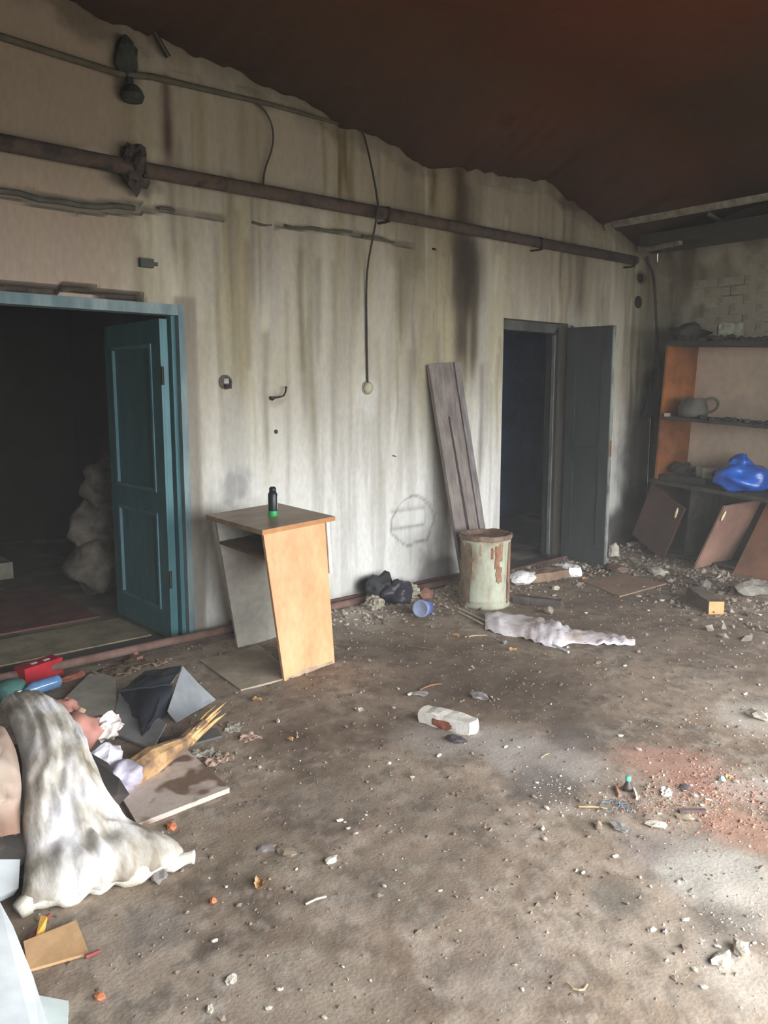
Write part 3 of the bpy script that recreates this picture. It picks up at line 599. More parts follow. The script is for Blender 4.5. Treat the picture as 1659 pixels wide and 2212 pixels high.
# ============================================================ DESK with a spray can
B0 = Vector((2.293, -.919, .833)); ex = Vector((.997, .062, .041)); ey = Vector((-.062, .997, .048)); WD, DD = .513, .54
M_top = mat('brown_laminate', (158, 134, 110), (136, 114, 92), scale=5, rough=.4, bump=.05, spec=.4, stretch=(1, 3, 1))
M_oak = mat('orange_beech_laminate', (214, 160, 104), (200, 144, 88), scale=3, rough=.45, bump=.05, stretch=(3, 3, .6))
M_oak2 = mat('worn_orange_side', (218, 170, 126), (204, 152, 108), scale=3, rough=.5, bump=.05, stretch=(2, 2, 1))
M_grey = mat('grey_fibreboard', (176, 172, 160), (154, 150, 140), scale=4, rough=.8)
desk = thing('desk', 'small leaning desk with orange side and brown laminate top', 'desk', (2.55, -.65, 0))
down = Vector((0, 0, -.026))
mesh_obj('desk_top', *slab([B0, B0 + ex * WD, B0 + ex * WD + ey * DD, B0 + ey * DD], down), M_top, desk)
fr_ = mesh_obj('edge_band', *slab([B0 - ey * .003 + Vector((0, 0, .001)), B0 + ex * WD - ey * .003 + Vector((0, 0, .001)), B0 + ex * WD, B0], down), mat('orange_edge_band', (188, 134, 90), (170, 120, 80), scale=5), desk)
def panel8(tops, bots, th, name, m):
    th = Vector(th); c = [bots[0], bots[1], bots[1] + th, bots[0] + th, tops[0], tops[1], tops[1] + th, tops[0] + th]
    return mesh_obj(name, *hexa(c), m, desk)
T0 = B0 + down
tl, tr = T0 + ex * .03 + ey * .03, T0 + ex * (WD - .05) + ey * .03
bl, br = Vector((2.375, -.985, -.01)), Vector((2.765, -.925, -.01))
panel8([tl, tr], [bl, br], (0, .02, 0), 'side_panel', M_oak2)
def side_pt(u, v): return lerp(lerp(bl, br, u), lerp(tl, tr, u), v) + Vector((0, -.0012, 0))
def side_patch(u0, u1, v0, v1, seed, name, m, open_bottom=False):
    V = [side_pt((u0 + u1) / 2, (v0 + v1) / 2)]; n = 40
    for k in range(n):
        a = 2 * math.pi * k / n; r_ = 1 + .5 * noise.noise(Vector((math.cos(a) * 1.5, math.sin(a) * 1.5, seed)))
        u = (u0 + u1) / 2 + math.cos(a) * r_ * (u1 - u0) / 2; v = (v0 + v1) / 2 + math.sin(a) * r_ * (v1 - v0) / 2
        V.append(side_pt(min(max(u, .004), .996), max(v, .012)))
    return mesh_obj(name, V, [(0, 1 + k, 1 + (k + 1) % n) for k in range(n)], m, desk)
side_patch(.38, .62, .10, .26, 3, 'worn_patch', mat('bleached_laminate', (224, 194, 156), (208, 172, 130), scale=8))
side_patch(-.1, 1.05, -.04, .045, 8, 'damp_edge', mat('damp_chipboard', (190, 164, 138), (150, 126, 104), scale=14))
side_patch(.48, .54, .15, .18, 5, 'stain_spot', mat('brown_stain', (150, 116, 84), (170, 134, 98), scale=14))
gl, gr = T0 + ey * (DD - .04) + ex * .04, T0 + ey * (DD - .04) + ex * (WD - .04)
gbl, gbr = Vector((2.49, -.31, -.01)), Vector((2.86, -.28, -.01))
panel8([gl, gr], [gbl, gbr], (0, .02, 0), 'side_panel', M_grey)
s0, s1 = lerp(tl, bl, .16) + Vector((0, .02, 0)), lerp(tr, br, .16) + Vector((0, .02, 0)); s2, s3 = lerp(gr, gbr, .16), lerp(gl, gbl, .16)
mesh_obj('keyboard_shelf', *slab([s0, s1, s2, s3], (0, 0, -.016)), mat('dark_brown_shelf', (112, 90, 70), (90, 72, 56), scale=5), desk)
# modesty panel at the far right edge, white outer face, upper part only
a0, a1 = tr + Vector((.002, -.012, 0)), gr + Vector((.002, 0, 0)); b0_, b1_ = lerp(tr, br, .36) + Vector((.002, -.012, 0)), lerp(gr, gbr, .36) + Vector((.002, 0, 0))
mesh_obj('back_panel', *hexa([b0_, b0_ + Vector((.02, 0, 0)), b1_ + Vector((.02, 0, 0)), b1_, a0, a0 + Vector((.02, 0, 0)), a1 + Vector((.02, 0, 0)), a1]), mat('white_fibreboard', (226, 226, 220), (206, 206, 198), scale=5, rough=.5), desk)
# spray can
cp = B0 + ex * .135 + ey * .14
for i in range(1): cp = F(590, 1118, .845)
can = thing('spray_can', 'dark spray can with green base standing on the desk', 'can', cp)
M_canw = mat('white_print', (222, 226, 222), (204, 210, 206), scale=20, rough=.4)
cpv = cp - Vector((0, 0, .003))
mesh_obj('can_base', *lathe([(.026, 0), (.0275, .004), (.0275, .040), (.0265, .044)], 20, TR(cpv)), mat('bright_green_plastic', (52, 168, 92), (40, 150, 80), scale=10, rough=.35, fine=.02, bump=0), can, smooth=True)
mesh_obj('can_body', *lathe([(.0265, .043), (.027, .047), (.027, .138), (.022, .150), (.019, .153)], 20, TR(cpv)), mat('black_green_enamel', (28, 38, 42), (36, 48, 52), scale=10, rough=.3, fine=.02, bump=0), can, smooth=True)
mesh_obj('can_cap', *lathe([(.018, .152), (.020, .156), (.020, .172), (.015, .180), (.006, .182)], 16, TR(cpv)), mat('black_plastic', (24, 26, 30), (32, 34, 38), scale=10, rough=.4, fine=.02, bump=0), can, smooth=True)
lab = []; Fl = []
for k in range(7):
    th = math.radians(-58 + k * 9)
    for j, z in enumerate(np.linspace(.05, .128, 8)):
        w_ = 0
        lab.append(cpv + Vector((math.cos(th) * .0276, math.sin(th) * .0276, z + (.004 * math.sin(z * 300) if k == 0 else 0))))
for k in range(6):
    for j in range(7): Fl.append((k * 8 + j, (k + 1) * 8 + j, (k + 1) * 8 + j + 1, k * 8 + j + 1))
mesh_obj('can_label', lab, Fl, M_canw, can, smooth=True)

# ============================================================ BARREL
bc = Vector((4.42, -.60, 0))
M_bar = mat('peeling_drum_paint', (172, 174, 154), (134, 96, 68), scale=6, rough=.8, bump=.35, c3=(160, 158, 138), lo=.42, hi=.70, stretch=(1, 1, .6))
M_rustd = mat('rust_crust', (128, 86, 62), (92, 62, 48), scale=9, rough=.9, bump=.5, c3=(150, 118, 96))
M_rustc = mat('flaky_rust_rim', (146, 126, 110), (104, 80, 66), scale=16, rough=.9, bump=.5)
drum = thing('steel_drum', 'small rusty drum with peeling pale green paint', 'drum', bc)
rb = .182
prof = [(rb - .03, .0), (rb, .0), (rb + .006, .012), (rb, .03), (rb - .002, .05), (rb + .004, .058), (rb - .002, .066), (rb - .004, .20), (rb - .002, .35), (rb, .47), (rb + .004, .50)]
Vb, Fb = lathe(prof, 40); 
Vb = [Vector((v.x * (1 + .02 * noise.noise(v * 5)), v.y * (1 + .02 * noise.noise(v * 5)), v.z)) + bc for v in Vb]
mesh_obj('drum_body', Vb, Fb, M_bar, drum, smooth=True)
prof = [(rb + .004, .498), (rb + .010, .504), (rb + .014, .516), (rb + .010, .534), (rb + .002, .538), (rb - .012, .53), (rb - .016, .512), (.10, .508), (.01, .512)]
Vb, Fb = lathe(prof, 40); Vb = [Vector((v.x * (1 + .05 * noise.noise(v * 8)), v.y * (1 + .05 * noise.noise(v * 8)), v.z + .010 * noise.noise(v * 14))) + bc for v in Vb]
mesh_obj('drum_lid', Vb, Fb, M_rustc, drum, smooth=True)
def drum_patch(a0, a1, z0, z1, seed):
    V, Fc = [], []; n, m = 14, 12
    for i in range(n + 1):
        for j in range(m + 1):
            u = i / n; v = j / m; wv = (noise.noise(Vector((v * 3, seed, 0))) * .25); wz = noise.noise(Vector((u * 3, seed, 5))) * .15
            a = math.radians(a0 + (a1 - a0) * (u + wv * (1 if i in (0, n) else .5))); z = z0 + (z1 - z0) * (v + wz * (1 if j in (0, m) else .5))
            V.append(bc + Vector((math.cos(a) * (rb + .0035), math.sin(a) * (rb + .0035), z)))
    for i in range(n):
        for j in range(m):
            k = i * (m + 1) + j; Fc.append((k, k + m + 1, k + m + 2, k + 1))
    return V, Fc
for k, (a0, a1, z0, z1) in enumerate([(-116, -104, .30, .47), (-112, -98, .20, .31), (-104, -97, .36, .49), (-78, -60, .04, .24), (-76, -58, .22, .48), (-125, -120, .38, .46), (-168, -160, .22, .36), (-150, -146, .40, .48)]):
    mesh_obj('rust_and_shade_patch', *drum_patch(a0, a1, z0, z1, 2 + k * 1.7), M_rustd if k < 6 else mat('pale_rust', (168, 150, 122), (146, 120, 92), scale=14), drum, smooth=True)
mesh_obj('rust_and_shade_patch', *drum_patch(-215, -172, .03, .48, 6), mat('shaded_dull_rust', (138, 118, 98), (104, 88, 74), scale=12, bump=.4), drum, smooth=True)  # shaded left third of the drum, painted as dull brown

# ============================================================ LEANING BOARDS
M_board = mat('weathered_grey_board', (140, 130, 124), (106, 98, 94), scale=5, rough=.9, bump=.3, stretch=(5, 5, .5))
bp_ = thing('leaning_board', 'weathered grey plank leaning on the wall behind the drum', 'board', (4.85, -.34, 0))
def wp(x, y, Y): return W(x, y, Y)
tlp, trp = wp(926, 788, -.03), wp(984, 782, -.03); 
def board_pt(px, py): # plane leaning from wall: Y grows towards the floor
    lo_, hi_ = -.6, 0.0
    for _ in range(40):
        mid = (lo_ + hi_) / 2; p = W(px, py, mid); want = -.03 - (1.80 - p.z) * .20
        if mid > want: hi_ = mid
        else: lo_ = mid
    return W(px, py, mid)
q = [board_pt(926, 788), board_pt(978, 783), board_pt(1052, 1262), board_pt(1003, 1264)]
for k in (2, 3): q[k].z = max(q[k].z, 0.0)
qn = (q[1] - q[0]).cross(q[3] - q[0]).normalized();
if qn.y > 0: qn = -qn
mesh_obj('plank', *slab(q, qn * -.03), M_board, bp_)
q2 = [board_pt(980, 783) , board_pt(992, 782), board_pt(1066, 1262), board_pt(1054, 1262)]
mesh_obj('plank_strip', *slab([v + qn * .006 for v in q2], qn * -.03), mat('paler_board_strip', (140, 134, 132), (104, 96, 94), scale=6, stretch=(5, 5, .5)), bp_)
crk = [board_pt(968, 900), board_pt(971, 900), board_pt(1020, 1180), board_pt(1014, 1180)]
mesh_obj('split', *slab([v + qn * .001 for v in crk], qn * .002), mat('dark_split', (62, 56, 54), (50, 46, 44), scale=10), bp_)

# ============================================================ WALL UNIT at the right
w_ = Vector((-.150, -.989, 0)); d_ = Vector((.989, -.150, 0)); U0 = Vector((6.95, -.44, 0))
def U(s, d, z): return U0 + w_ * (s + .052 * (z - .73)) + d_ * d + Vector((0, 0, z - .05 * s * min(1, z / .7)))
M_uo = mat('warm_orange_veneer', (158, 98, 48), (110, 68, 38), scale=4, rough=.6, bump=.1, c3=(134, 82, 44))
M_ud = mat('sooty_dark_shelf', (70, 64, 58), (50, 48, 44), scale=9, rough=.9, bump=.3)
M_ub = mat('pinkish_hardboard', (206, 186, 162), (186, 166, 144), scale=2, rough=.8, bump=.1)
M_um = mat('dark_maroon_door', (84, 56, 48), (64, 46, 42), scale=4, rough=.6)
unit = thing('wall_unit', 'leaning orange wooden wall unit with shelves by the far corner', 'cabinet', (7.1, -.9, 0))
def ubox(s0, s1, d0, d1_, z0, z1, name, m, par=None):
    c = [U(s0, d0, z0), U(s1, d0, z0), U(s1, d1_, z0), U(s0, d1_, z0), U(s0, d0, z1), U(s1, d0, z1), U(s1, d1_, z1), U(s0, d1_, z1)]
    return mesh_obj(name, *hexa(c), m, par or unit)
SW = 1.55; DP = .46
ubox(0, .022, .02, DP, .75, 1.985, 'side_panel', M_uo)
ubox(SW - .022, SW, .02, DP, .75, 1.985, 'side_panel', M_uo)
ubox(0.0, SW, DP, DP + .008, .78, 2.0, 'back_panel', M_ub)
ubox(-.01, SW + .01, 0, DP, 1.985, 2.025, 'top_shelf', M_ud)
ubox(.02, SW - .02, .01, DP, 1.315, 1.345, 'shelf', M_ud)
ubox(-.02, SW + .02, -.03, DP, .715, .75, 'worktop', M_ud)
ubox(0, .022, .02, DP, .0, .715, 'side_panel', M_um)
ubox(SW - .022, SW, .02, DP, .0, .715, 'side_panel', M_um)
ubox(.02, SW - .02, DP - .01, DP, .05, .715, 'back_panel', mat('black_interior', (52, 48, 46), (40, 38, 36), scale=5))
ubox(.02, SW - .02, .03, DP - .01, .04, .06, 'shelf', M_ud)
ubox(.40, .42, .04, DP - .01, .06, .715, 'divider', M_ud)
# burnt crust on the upper shelf fronts
crust = []
for k in range(46):
    s = .1 + k * .03; crust.append(lump(U(s, .03 + R.uniform(0, .05), 2.02), R.uniform(.05, .09), R.uniform(.05, .1), R.uniform(.03, .075), R.random() * 3, 1, .4, 2, k))
c_ = mesh_obj('ash_crust', *join(*crust), mat('charcoal_crust', (46, 42, 40), (62, 56, 50), scale=20, rough=1), unit); c_['kind'] = 'stuff'
crust = []
for k in range(34):
    s = .42 + k * .032; crust.append(lump(U(s, .02 + R.uniform(0, .05), 1.34), R.uniform(.04, .08), R.uniform(.04, .08), R.uniform(.02, .055), R.random() * 3, 1, .4, 2, k + 60))
c_ = mesh_obj('ash_crust', *join(*crust), MATS['charcoal_crust'], unit); c_['kind'] = 'stuff'
# doors
def udoor(hs, z0, z1, width, ang, lean, name, m, hx, label=None):
    a = U(hs, -.01, z0); b = U(hs, -.01, z1)
    dr = Vector((math.cos(ang), math.sin(ang), 0)); n_ = dr.cross(Vector((0, 0, 1)))
    top_off = Vector(lean)
    q = [a, a + dr * width, b + dr * width + top_off, b + top_off]
    o = mesh_obj(name, *slab(q, n_ * .018), m, unit)
    if label: o['label'] = label
    return o, q, n_, dr
M_hand = mat('pale_brass', (236, 226, 176), (214, 200, 150), scale=20, rough=.3, bump=0)
q = [Vector((6.93, -.26, .19)), Vector((6.78, -.68, .03)), Vector((6.80, -.86, .52)), Vector((6.92, -.45, .70))]
n_ = (q[1] - q[0]).cross(q[3] - q[0]).normalized()
if n_.x > 0: n_ = -n_
do = mesh_obj('door', *slab(q, -n_ * .018), M_um, unit); do['label'] = 'dark maroon door hanging skewed from one hinge'
def handle(p, u_, n_, par):
    prof = [(.003, -.05), (.011, -.035), (.014, 0), (.011, .035), (.003, .05)]
    V, Fc = lathe(prof, 10); ax = u_.normalized(); s_ = ax.cross(n_).normalized()
    V = [p + ax * v.z + s_ * v.x + n_ * (v.y * .6 + .012) for v in V]
    o = mesh_obj('handle', V, Fc, M_hand, par, smooth=True); o['label'] = 'pale oval handle'; return o
def side_of(n_, p): return n_ if n_.dot(_cam - p) > 0 else -n_
hp = lerp(lerp(q[0], q[1], .88), lerp(q[3], q[2], .88), .86); handle(hp, Vector((.0, -.12, .5)), n_, do)
# second door: hanging open at right angles, skewed on its broken hinge
b0, b1 = Vector((6.69, -1.04, .01)), Vector((7.12, -1.17, .06)); t0_, t1_ = XP(1565, 1095, 6.68), XP(1646, 1080, 7.08)
pq = [b0, b1, t1_, t0_]; pn = (pq[1] - pq[0]).cross(pq[3] - pq[0]).normalized(); pn = side_of(pn, b0)
M_pk = mat('pinkish_brown_laminate', (150, 116, 100), (124, 94, 82), scale=4, rough=.55, stretch=(1, 1, .5))
do2 = mesh_obj('door', *slab(pq, -pn * .018), M_pk, unit); do2['label'] = 'pinkish brown door hanging skewed on a broken hinge'
hp = lerp(lerp(pq[0], pq[1], .06), lerp(pq[3], pq[2], .06), .86); handle(hp, pq[3] - pq[0], pn, do2)
pb_ = F(1582, 1240); pt_ = XP(1656, 1088, pb_.x + .28); pq = [pb_, pb_ + Vector((-.10, -.62, 0)), pt_ + Vector((-.10, -.62, 0)), pt_]
pn = (pq[1] - pq[0]).cross(pq[3] - pq[0]).normalized(); pn = side_of(pn, pq[0])
o = mesh_obj('wooden_board', *slab(pq, -pn * .02), mat('burnt_orange_board', (140, 98, 74), (112, 80, 64), scale=3, rough=.6)); tag(o, 'brown wooden panel leaning beside the skewed cabinet door', 'panel')

# on the unit
def on(s, d, z): return U(s, d, z)
o = mesh_obj('charred_cloth', *lump(on(.12, .15, 2.022), .34, .3, .16, 0, 3, .5, 2.2, 5), mat('charred_purple_cloth', (66, 58, 56), (50, 44, 44), scale=12, rough=1), smooth=True); tag(o, 'charred dark bundle on top of the wall unit at its left end', 'bundle')
o = mesh_obj('plaster_block', *rough_box(on(.52, .2, 2.05), .14, .20, .13, .4, 5, .012, 4), mat('grey_green_plaster', (136, 138, 120), (110, 110, 98), scale=12)); tag(o, 'pale grey-green plaster block on top of the wall unit', 'block')
# jug / watering pot on the middle shelf
jc = on(.30, .10, 1.352)
jug = thing('enamel_jug', 'grey-green enamel jug lying with its handle to the right on the middle shelf', 'jug', jc)
jug['label'] = 'grey-green enamel jug with handle on the middle shelf of the wall unit'
M_jug = mat('dull_green_enamel', (88, 88, 76), (66, 64, 54), scale=8, rough=.6)
mesh_obj('jug_body', *lathe([(.10, 0), (.125, .008), (.132, .05), (.122, .11), (.10, .155), (.092, .17), (.084, .17), (.088, .145), (.02, .13)], 24, TR(jc)), M_jug, jug, smooth=True)
mesh_obj('lid_knob', *lathe([(.03, .0), (.02, .02), (.012, .03)], 12, TR(jc + Vector((0, .05, .16)))), M_jug, jug, smooth=True)
jr = _rt * 1.0
hpts = [jc + jr * .10 + Vector((0, 0, .135)), jc + jr * .14 + Vector((0, 0, .165)), jc + jr * .20 + Vector((0, 0, .16)), jc + jr * .225 + Vector((0, 0, .11)), jc + jr * .19 + Vector((0, 0, .06)), jc + jr * .12 + Vector((0, 0, .035))]
hp2 = []
for i in range(len(hpts) - 1):
    a_, b_, c_, e_ = hpts[max(i - 1, 0)], hpts[i], hpts[i + 1], hpts[min(i + 2, len(hpts) - 1)]
    for k in range(4): s_ = k / 4; hp2.append(.5 * ((2 * b_) + (c_ - a_) * s_ + (2 * a_ - 5 * b_ + 4 * c_ - e_) * s_ * s_ + (3 * b_ - a_ - 3 * c_ + e_) * s_ ** 3))
hpts = hp2 + [hpts[-1]]
mesh_obj('jug_handle', *tube(hpts, .012, 8), M_jug, jug, smooth=True)
mesh_obj('jug_lip', *tube([jc - jr * .075 + Vector((0, 0, .145)), jc - jr * .11 + Vector((0, 0, .165))], [.03, .016], 10), M_jug, jug, smooth=True)
o = mesh_obj('paper_tag', *obox(on(.10, .0, 1.345), .03, .05, .03, .2), mat('pale_pink_scrap', (172, 158, 150), (150, 136, 128), scale=20)); tag(o, 'tiny pale scrap on the front edge of the middle shelf', 'scrap')
tray = thing('sink_tray', 'dark baking tray lying on the cabinet worktop', 'tray', on(.25, .2, .752))
trz = math.atan2(w_.y, w_.x)
mesh_obj('tray_base', *obox(on(.30, .18, .756), .50, .30, .012, trz), mat('black_tray', (44, 46, 44), (58, 58, 54), scale=9), tray)
for dx, sy in ((-.14, 0), (.14, 0)):
    mesh_obj('tray_rim', *obox(on(.30, .18 + dx, .766), .50, .012, .045, trz), MATS['black_tray'], tray)
o = mesh_obj('ash_heap', *lump(on(.14, .22, .80), .26, .22, .12, 0, 2, .4, 2.2, 8), MATS['charcoal_crust']); tag(o, 'black charred heap on the tray at the left end of the worktop', 'heap')
bx_ = thing('pale_box', 'flat pale box with a grey end on the worktop left of the blue bag', 'box', on(.5, .3, .78))
mesh_obj('box_body', *obox(on(.47, .30, .80), .24, .10, .09, trz), mat('cream_carton', (214, 206, 186), (196, 188, 168), scale=9), bx_)
mesh_obj('box_end', *obox(on(.31, .30, .80), .05, .10, .095, trz), mat('green_grey_carton', (168, 172, 156), (146, 150, 138), scale=9), bx_)
def blue_bag():
    c = on(.84, .12, .765); V, Fc = lump(c, .36, .46, .25, .4, 4, .22, 1.4, 12)
    V = [v + (v - c).normalized() * .018 * abs(noise.noise(v * 16)) for v in V]; return V, Fc
bb = thing('blue_plastic_bag', 'bright blue plastic bag on the cabinet worktop', 'bag', on(.84, .12, .765))
M_bb = mat('blue_film', (18, 70, 160), (34, 96, 188), scale=8, rough=.3, bump=.8, bscale=11, spec=.6)
mesh_obj('bag_body', *blue_bag(), M_bb, bb, smooth=True)
mesh_obj('bag_knot', *lump(on(.80, .14, .93), .20, .20, .14, .3, 3, .3, 1.8, 14), M_bb, bb, smooth=True)

# ============================================================ FLOOR THINGS, middle
M_white = mat('chalky_white', (226, 222, 214), (196, 190, 180), scale=14, rough=.8)
# plastered brick in the foreground
def at(px, py, dz=0): p = F(px, py); p.z = max(floor_h(p.x, p.y), -.004) + dz; return p
a = at(916, 1560); b = at(1030, 1592); dr = (b - a); ang = math.atan2(dr.y, dr.x); c0 = (a + b) / 2 + Vector((.02, .03, 0)); ln = dr.length
pb = thing('plastered_brick', 'red brick coated with white plaster lying in the middle of the floor', 'brick', c0)
mesh_obj('plaster_coat', *rough_box(c0, ln * 1.0, .088, .064, ang, 7, .004, 3), M_white, pb)
ax = Vector((math.cos(ang), math.sin(ang), 0)); nx_ = Vector((math.sin(ang), -math.cos(ang), 0))
V_, F_ = lump((0, 0, 0), ln * .48, .02, .05, 0, 3, .3, 3, 2); V_ = [c0 - ax * ln * .02 + nx_ * (.040 - v.y * 1) + ax * v.x + Vector((0, 0, v.z * .9 + .001)) for v in V_]
mesh_obj('brick_core', V_, F_, mat('red_brick_core', (150, 92, 66), (120, 72, 54), scale=24, rough=1, bump=.5), pb)
o = mesh_obj('tar_piece', *lump(at(985, 1602), .10, .06, .03, ang, 2, .3, 2, 9), mat('dark_purple_grey', (84, 76, 80), (70, 62, 66), scale=16)); tag(o, 'dark curved fragment lying against the plastered brick', 'fragment')
# plastic film
def film(rows, n=18, m=7, amp=.018, seed=0, t=.003):
    """rows: list of (near point, far point, height) along the length"""
    top = []; K = len(rows) - 1
    for i in range(n + 1):
        s = i / n * K; k = min(int(s), K - 1); f_ = s - k
        A = lerp(rows[k][0], rows[k + 1][0], f_); B_ = lerp(rows[k][1], rows[k + 1][1], f_); h = rows[k][2] * (1 - f_) + rows[k + 1][2] * f_
        top.append([lerp(A, B_, j / m) + Vector((0, 0, t + h * math.sin(math.pi * (j / m)) ** .7 + amp * abs(noise.noise(Vector((i * .33, j * .9, seed)))) * 2)) for j in range(m + 1)])
    flat = [top[i][j] for j in range(m + 1) for i in range(n + 1)]
    return thick_grid(flat, n, m, t)
M_film = mat('dusty_white_film', (226, 220, 224), (186, 172, 164), scale=5, rough=.45, bump=.3, c3=(212, 204, 206))
fm = thing('plastic_sheeting', 'crumpled whitish plastic sheeting twisted on the floor before the drum', 'plastic sheet', at(1200, 1380))
rows = [(at(1048, 1362), at(1046, 1332), .04), (at(1085, 1374), at(1085, 1330), .05), (at(1130, 1382), at(1130, 1334), .04), (at(1165, 1394), at(1170, 1345), .05), (at(1205, 1402), at(1205, 1350), .05), (at(1235, 1392), at(1235, 1364), .02), (at(1290, 1396), at(1290, 1368), .02), (at(1330, 1396), at(1330, 1376), .012), (at(1372, 1394), at(1370, 1388), .006)]
mesh_obj('sheet', *film(rows, 44, 9, .022, 3), M_film, fm, smooth=True)
mesh_obj('rod', *tube([at(1168, 1385, .012), at(1228, 1412, .010)], .008, 8), mat('pale_blue_rod', (196, 206, 208), (170, 180, 182), scale=10, rough=.4), fm)
for k, (a_, b_, lb) in enumerate([((992, 1318), (1050, 1345), 'upper cream plastic strip by the foot of the drum'), ((990, 1324), (1046, 1354), 'lower cream plastic strip by the foot of the drum')]):
    o = mesh_obj('plastic_strip', *tube([at(*a_, .012), at(*b_, .012)], .007, 6), mat('cream_strip', (204, 198, 176), (176, 168, 146), scale=10)); tag(o, lb, 'strip', 'cream strips by the drum')
# blue jar, black bag and rubbish against the wall
jar = thing('blue_glass_jar', 'blue plastic beaker lying on its side by the wall', 'beaker', at(915, 1322))
c = at(915, 1330, .055); Mj = TR(c, math.radians(205), 0, math.radians(80))
mesh_obj('jar_body', *lathe([(.050, -.06), (.056, -.055), (.058, .05), (.050, .06), (.044, .058), (.048, -.02)], 24, Mj), mat('milky_blue_plastic', (74, 96, 160), (110, 128, 176), scale=8, rough=.25, spec=.6, bump=.05), jar, smooth=True)
mesh_obj('jar_rim', *lathe([(.052, .05), (.062, .052), (.062, .064), (.052, .066), (.046, .062)], 24, Mj), mat('pale_blue_rim', (140, 148, 172), (120, 130, 158), scale=8, rough=.3), jar, smooth=True)
o = mesh_obj('bin_bag', *lump(at(858, 1308), .26, .20, .16, .4, 3, .5, 2.2, 21), mat('black_film', (40, 40, 48), (54, 52, 62), scale=8, rough=.4, bump=.5, bscale=20), smooth=True); tag(o, 'crumpled black plastic bag against the wall left of the blue beaker', 'bag')
o = mesh_obj('burnt_ball', *lump((3.80, -.13, .03), .26, .14, .20, 0, 3, .4, 2.4, 25), mat('black_fluff', (62, 62, 64), (44, 44, 46), scale=30, rough=1), smooth=True); tag(o, 'round tuft of burnt black fluff against the wall by the floor', 'tuft')
M_paper = mat('dirty_paper', (170, 164, 148), (130, 122, 104), scale=16, rough=.9, bump=.3)
o = mesh_obj('crumpled_paper', *lump(at(882, 1300), .16, .12, .10, 0, 3, .6, 3, 31), M_paper); tag(o, 'crumpled beige paper between the black bag and blue beaker', 'paper')
o = mesh_obj('crumpled_paper', *lump(at(808, 1322), .12, .12, .09, 0, 3, .6, 3, 33), M_paper); tag(o, 'crumpled grey paper left of the black bag', 'paper')
o = mesh_obj('brick_fragment', *lump((4.18, -.22, .0), .18, .12, .09, .5, 1, .35, 2, 35), mat('dusty_red_brick', (146, 106, 92), (120, 86, 76), scale=14, rough=1)); tag(o, 'dusty red brick fragment by the wall behind the blue beaker', 'brick')
# wrapped block behind the drum
a = at(1105, 1262); b = at(1235, 1240); dr = b - a; ang = math.atan2(dr.y, dr.x); L_ = dr.length; ax = dr.normalized(); c0 = (a + b) / 2
wb = thing('wrapped_block', 'brown block with white plaster ends lying right of the drum', 'block', c0)
ns_ = Vector((-ax.y, ax.x, 0))
mesh_obj('block_core', *rough_box(c0 + ax * .08, L_ * .78, .17, .075, ang, 6, .006, 5), mat('clay_brown', (146, 122, 100), (120, 98, 80), scale=10), wb)
mesh_obj('plaster_end', *lump(c0 - ax * (L_ * .34) - ns_ * .02, .34, .18, .10, ang + .3, 3, .25, 1.5, 3), mat('bright_white_plaster', (236, 236, 236), (214, 212, 208), scale=14, rough=.8), wb)
mesh_obj('plaster_end', *rough_box(c0 + ax * L_ * .43, .14, .19, .085, ang, 5, .014, 8), MATS['bright_white_plaster'], wb)
o = mesh_obj('timber_offcut', *rough_box(at(1162, 1308), .36, .07, .06, math.radians(-68), 5, .004, 2), mat('dark_timber', (96, 88, 82), (72, 66, 62), scale=8)); tag(o, 'short dark timber offcut lying right of the drum', 'timber')
o = mesh_obj('stone', *lump(at(1185, 1325), .10, .08, .06, 0, 1, .3, 2, 41), mat('beige_stone', (150, 134, 116), (128, 112, 98), scale=14)); tag(o, 'beige stone at the near end of the dark timber offcut', 'stone')
# cardboard sheet
q = [at(1255, 1256, .012), at(1338, 1291, .012), at(1440, 1264, .02), at(1345, 1244, .02)]
o = mesh_obj('cardboard_sheet', *slab(q, (0, 0, -.01)), mat('flat_brown_cardboard', (152, 128, 106), (132, 110, 92), scale=4, rough=.9)); tag(o, 'flat brown cardboard sheet lying before the narrow doorway', 'cardboard')
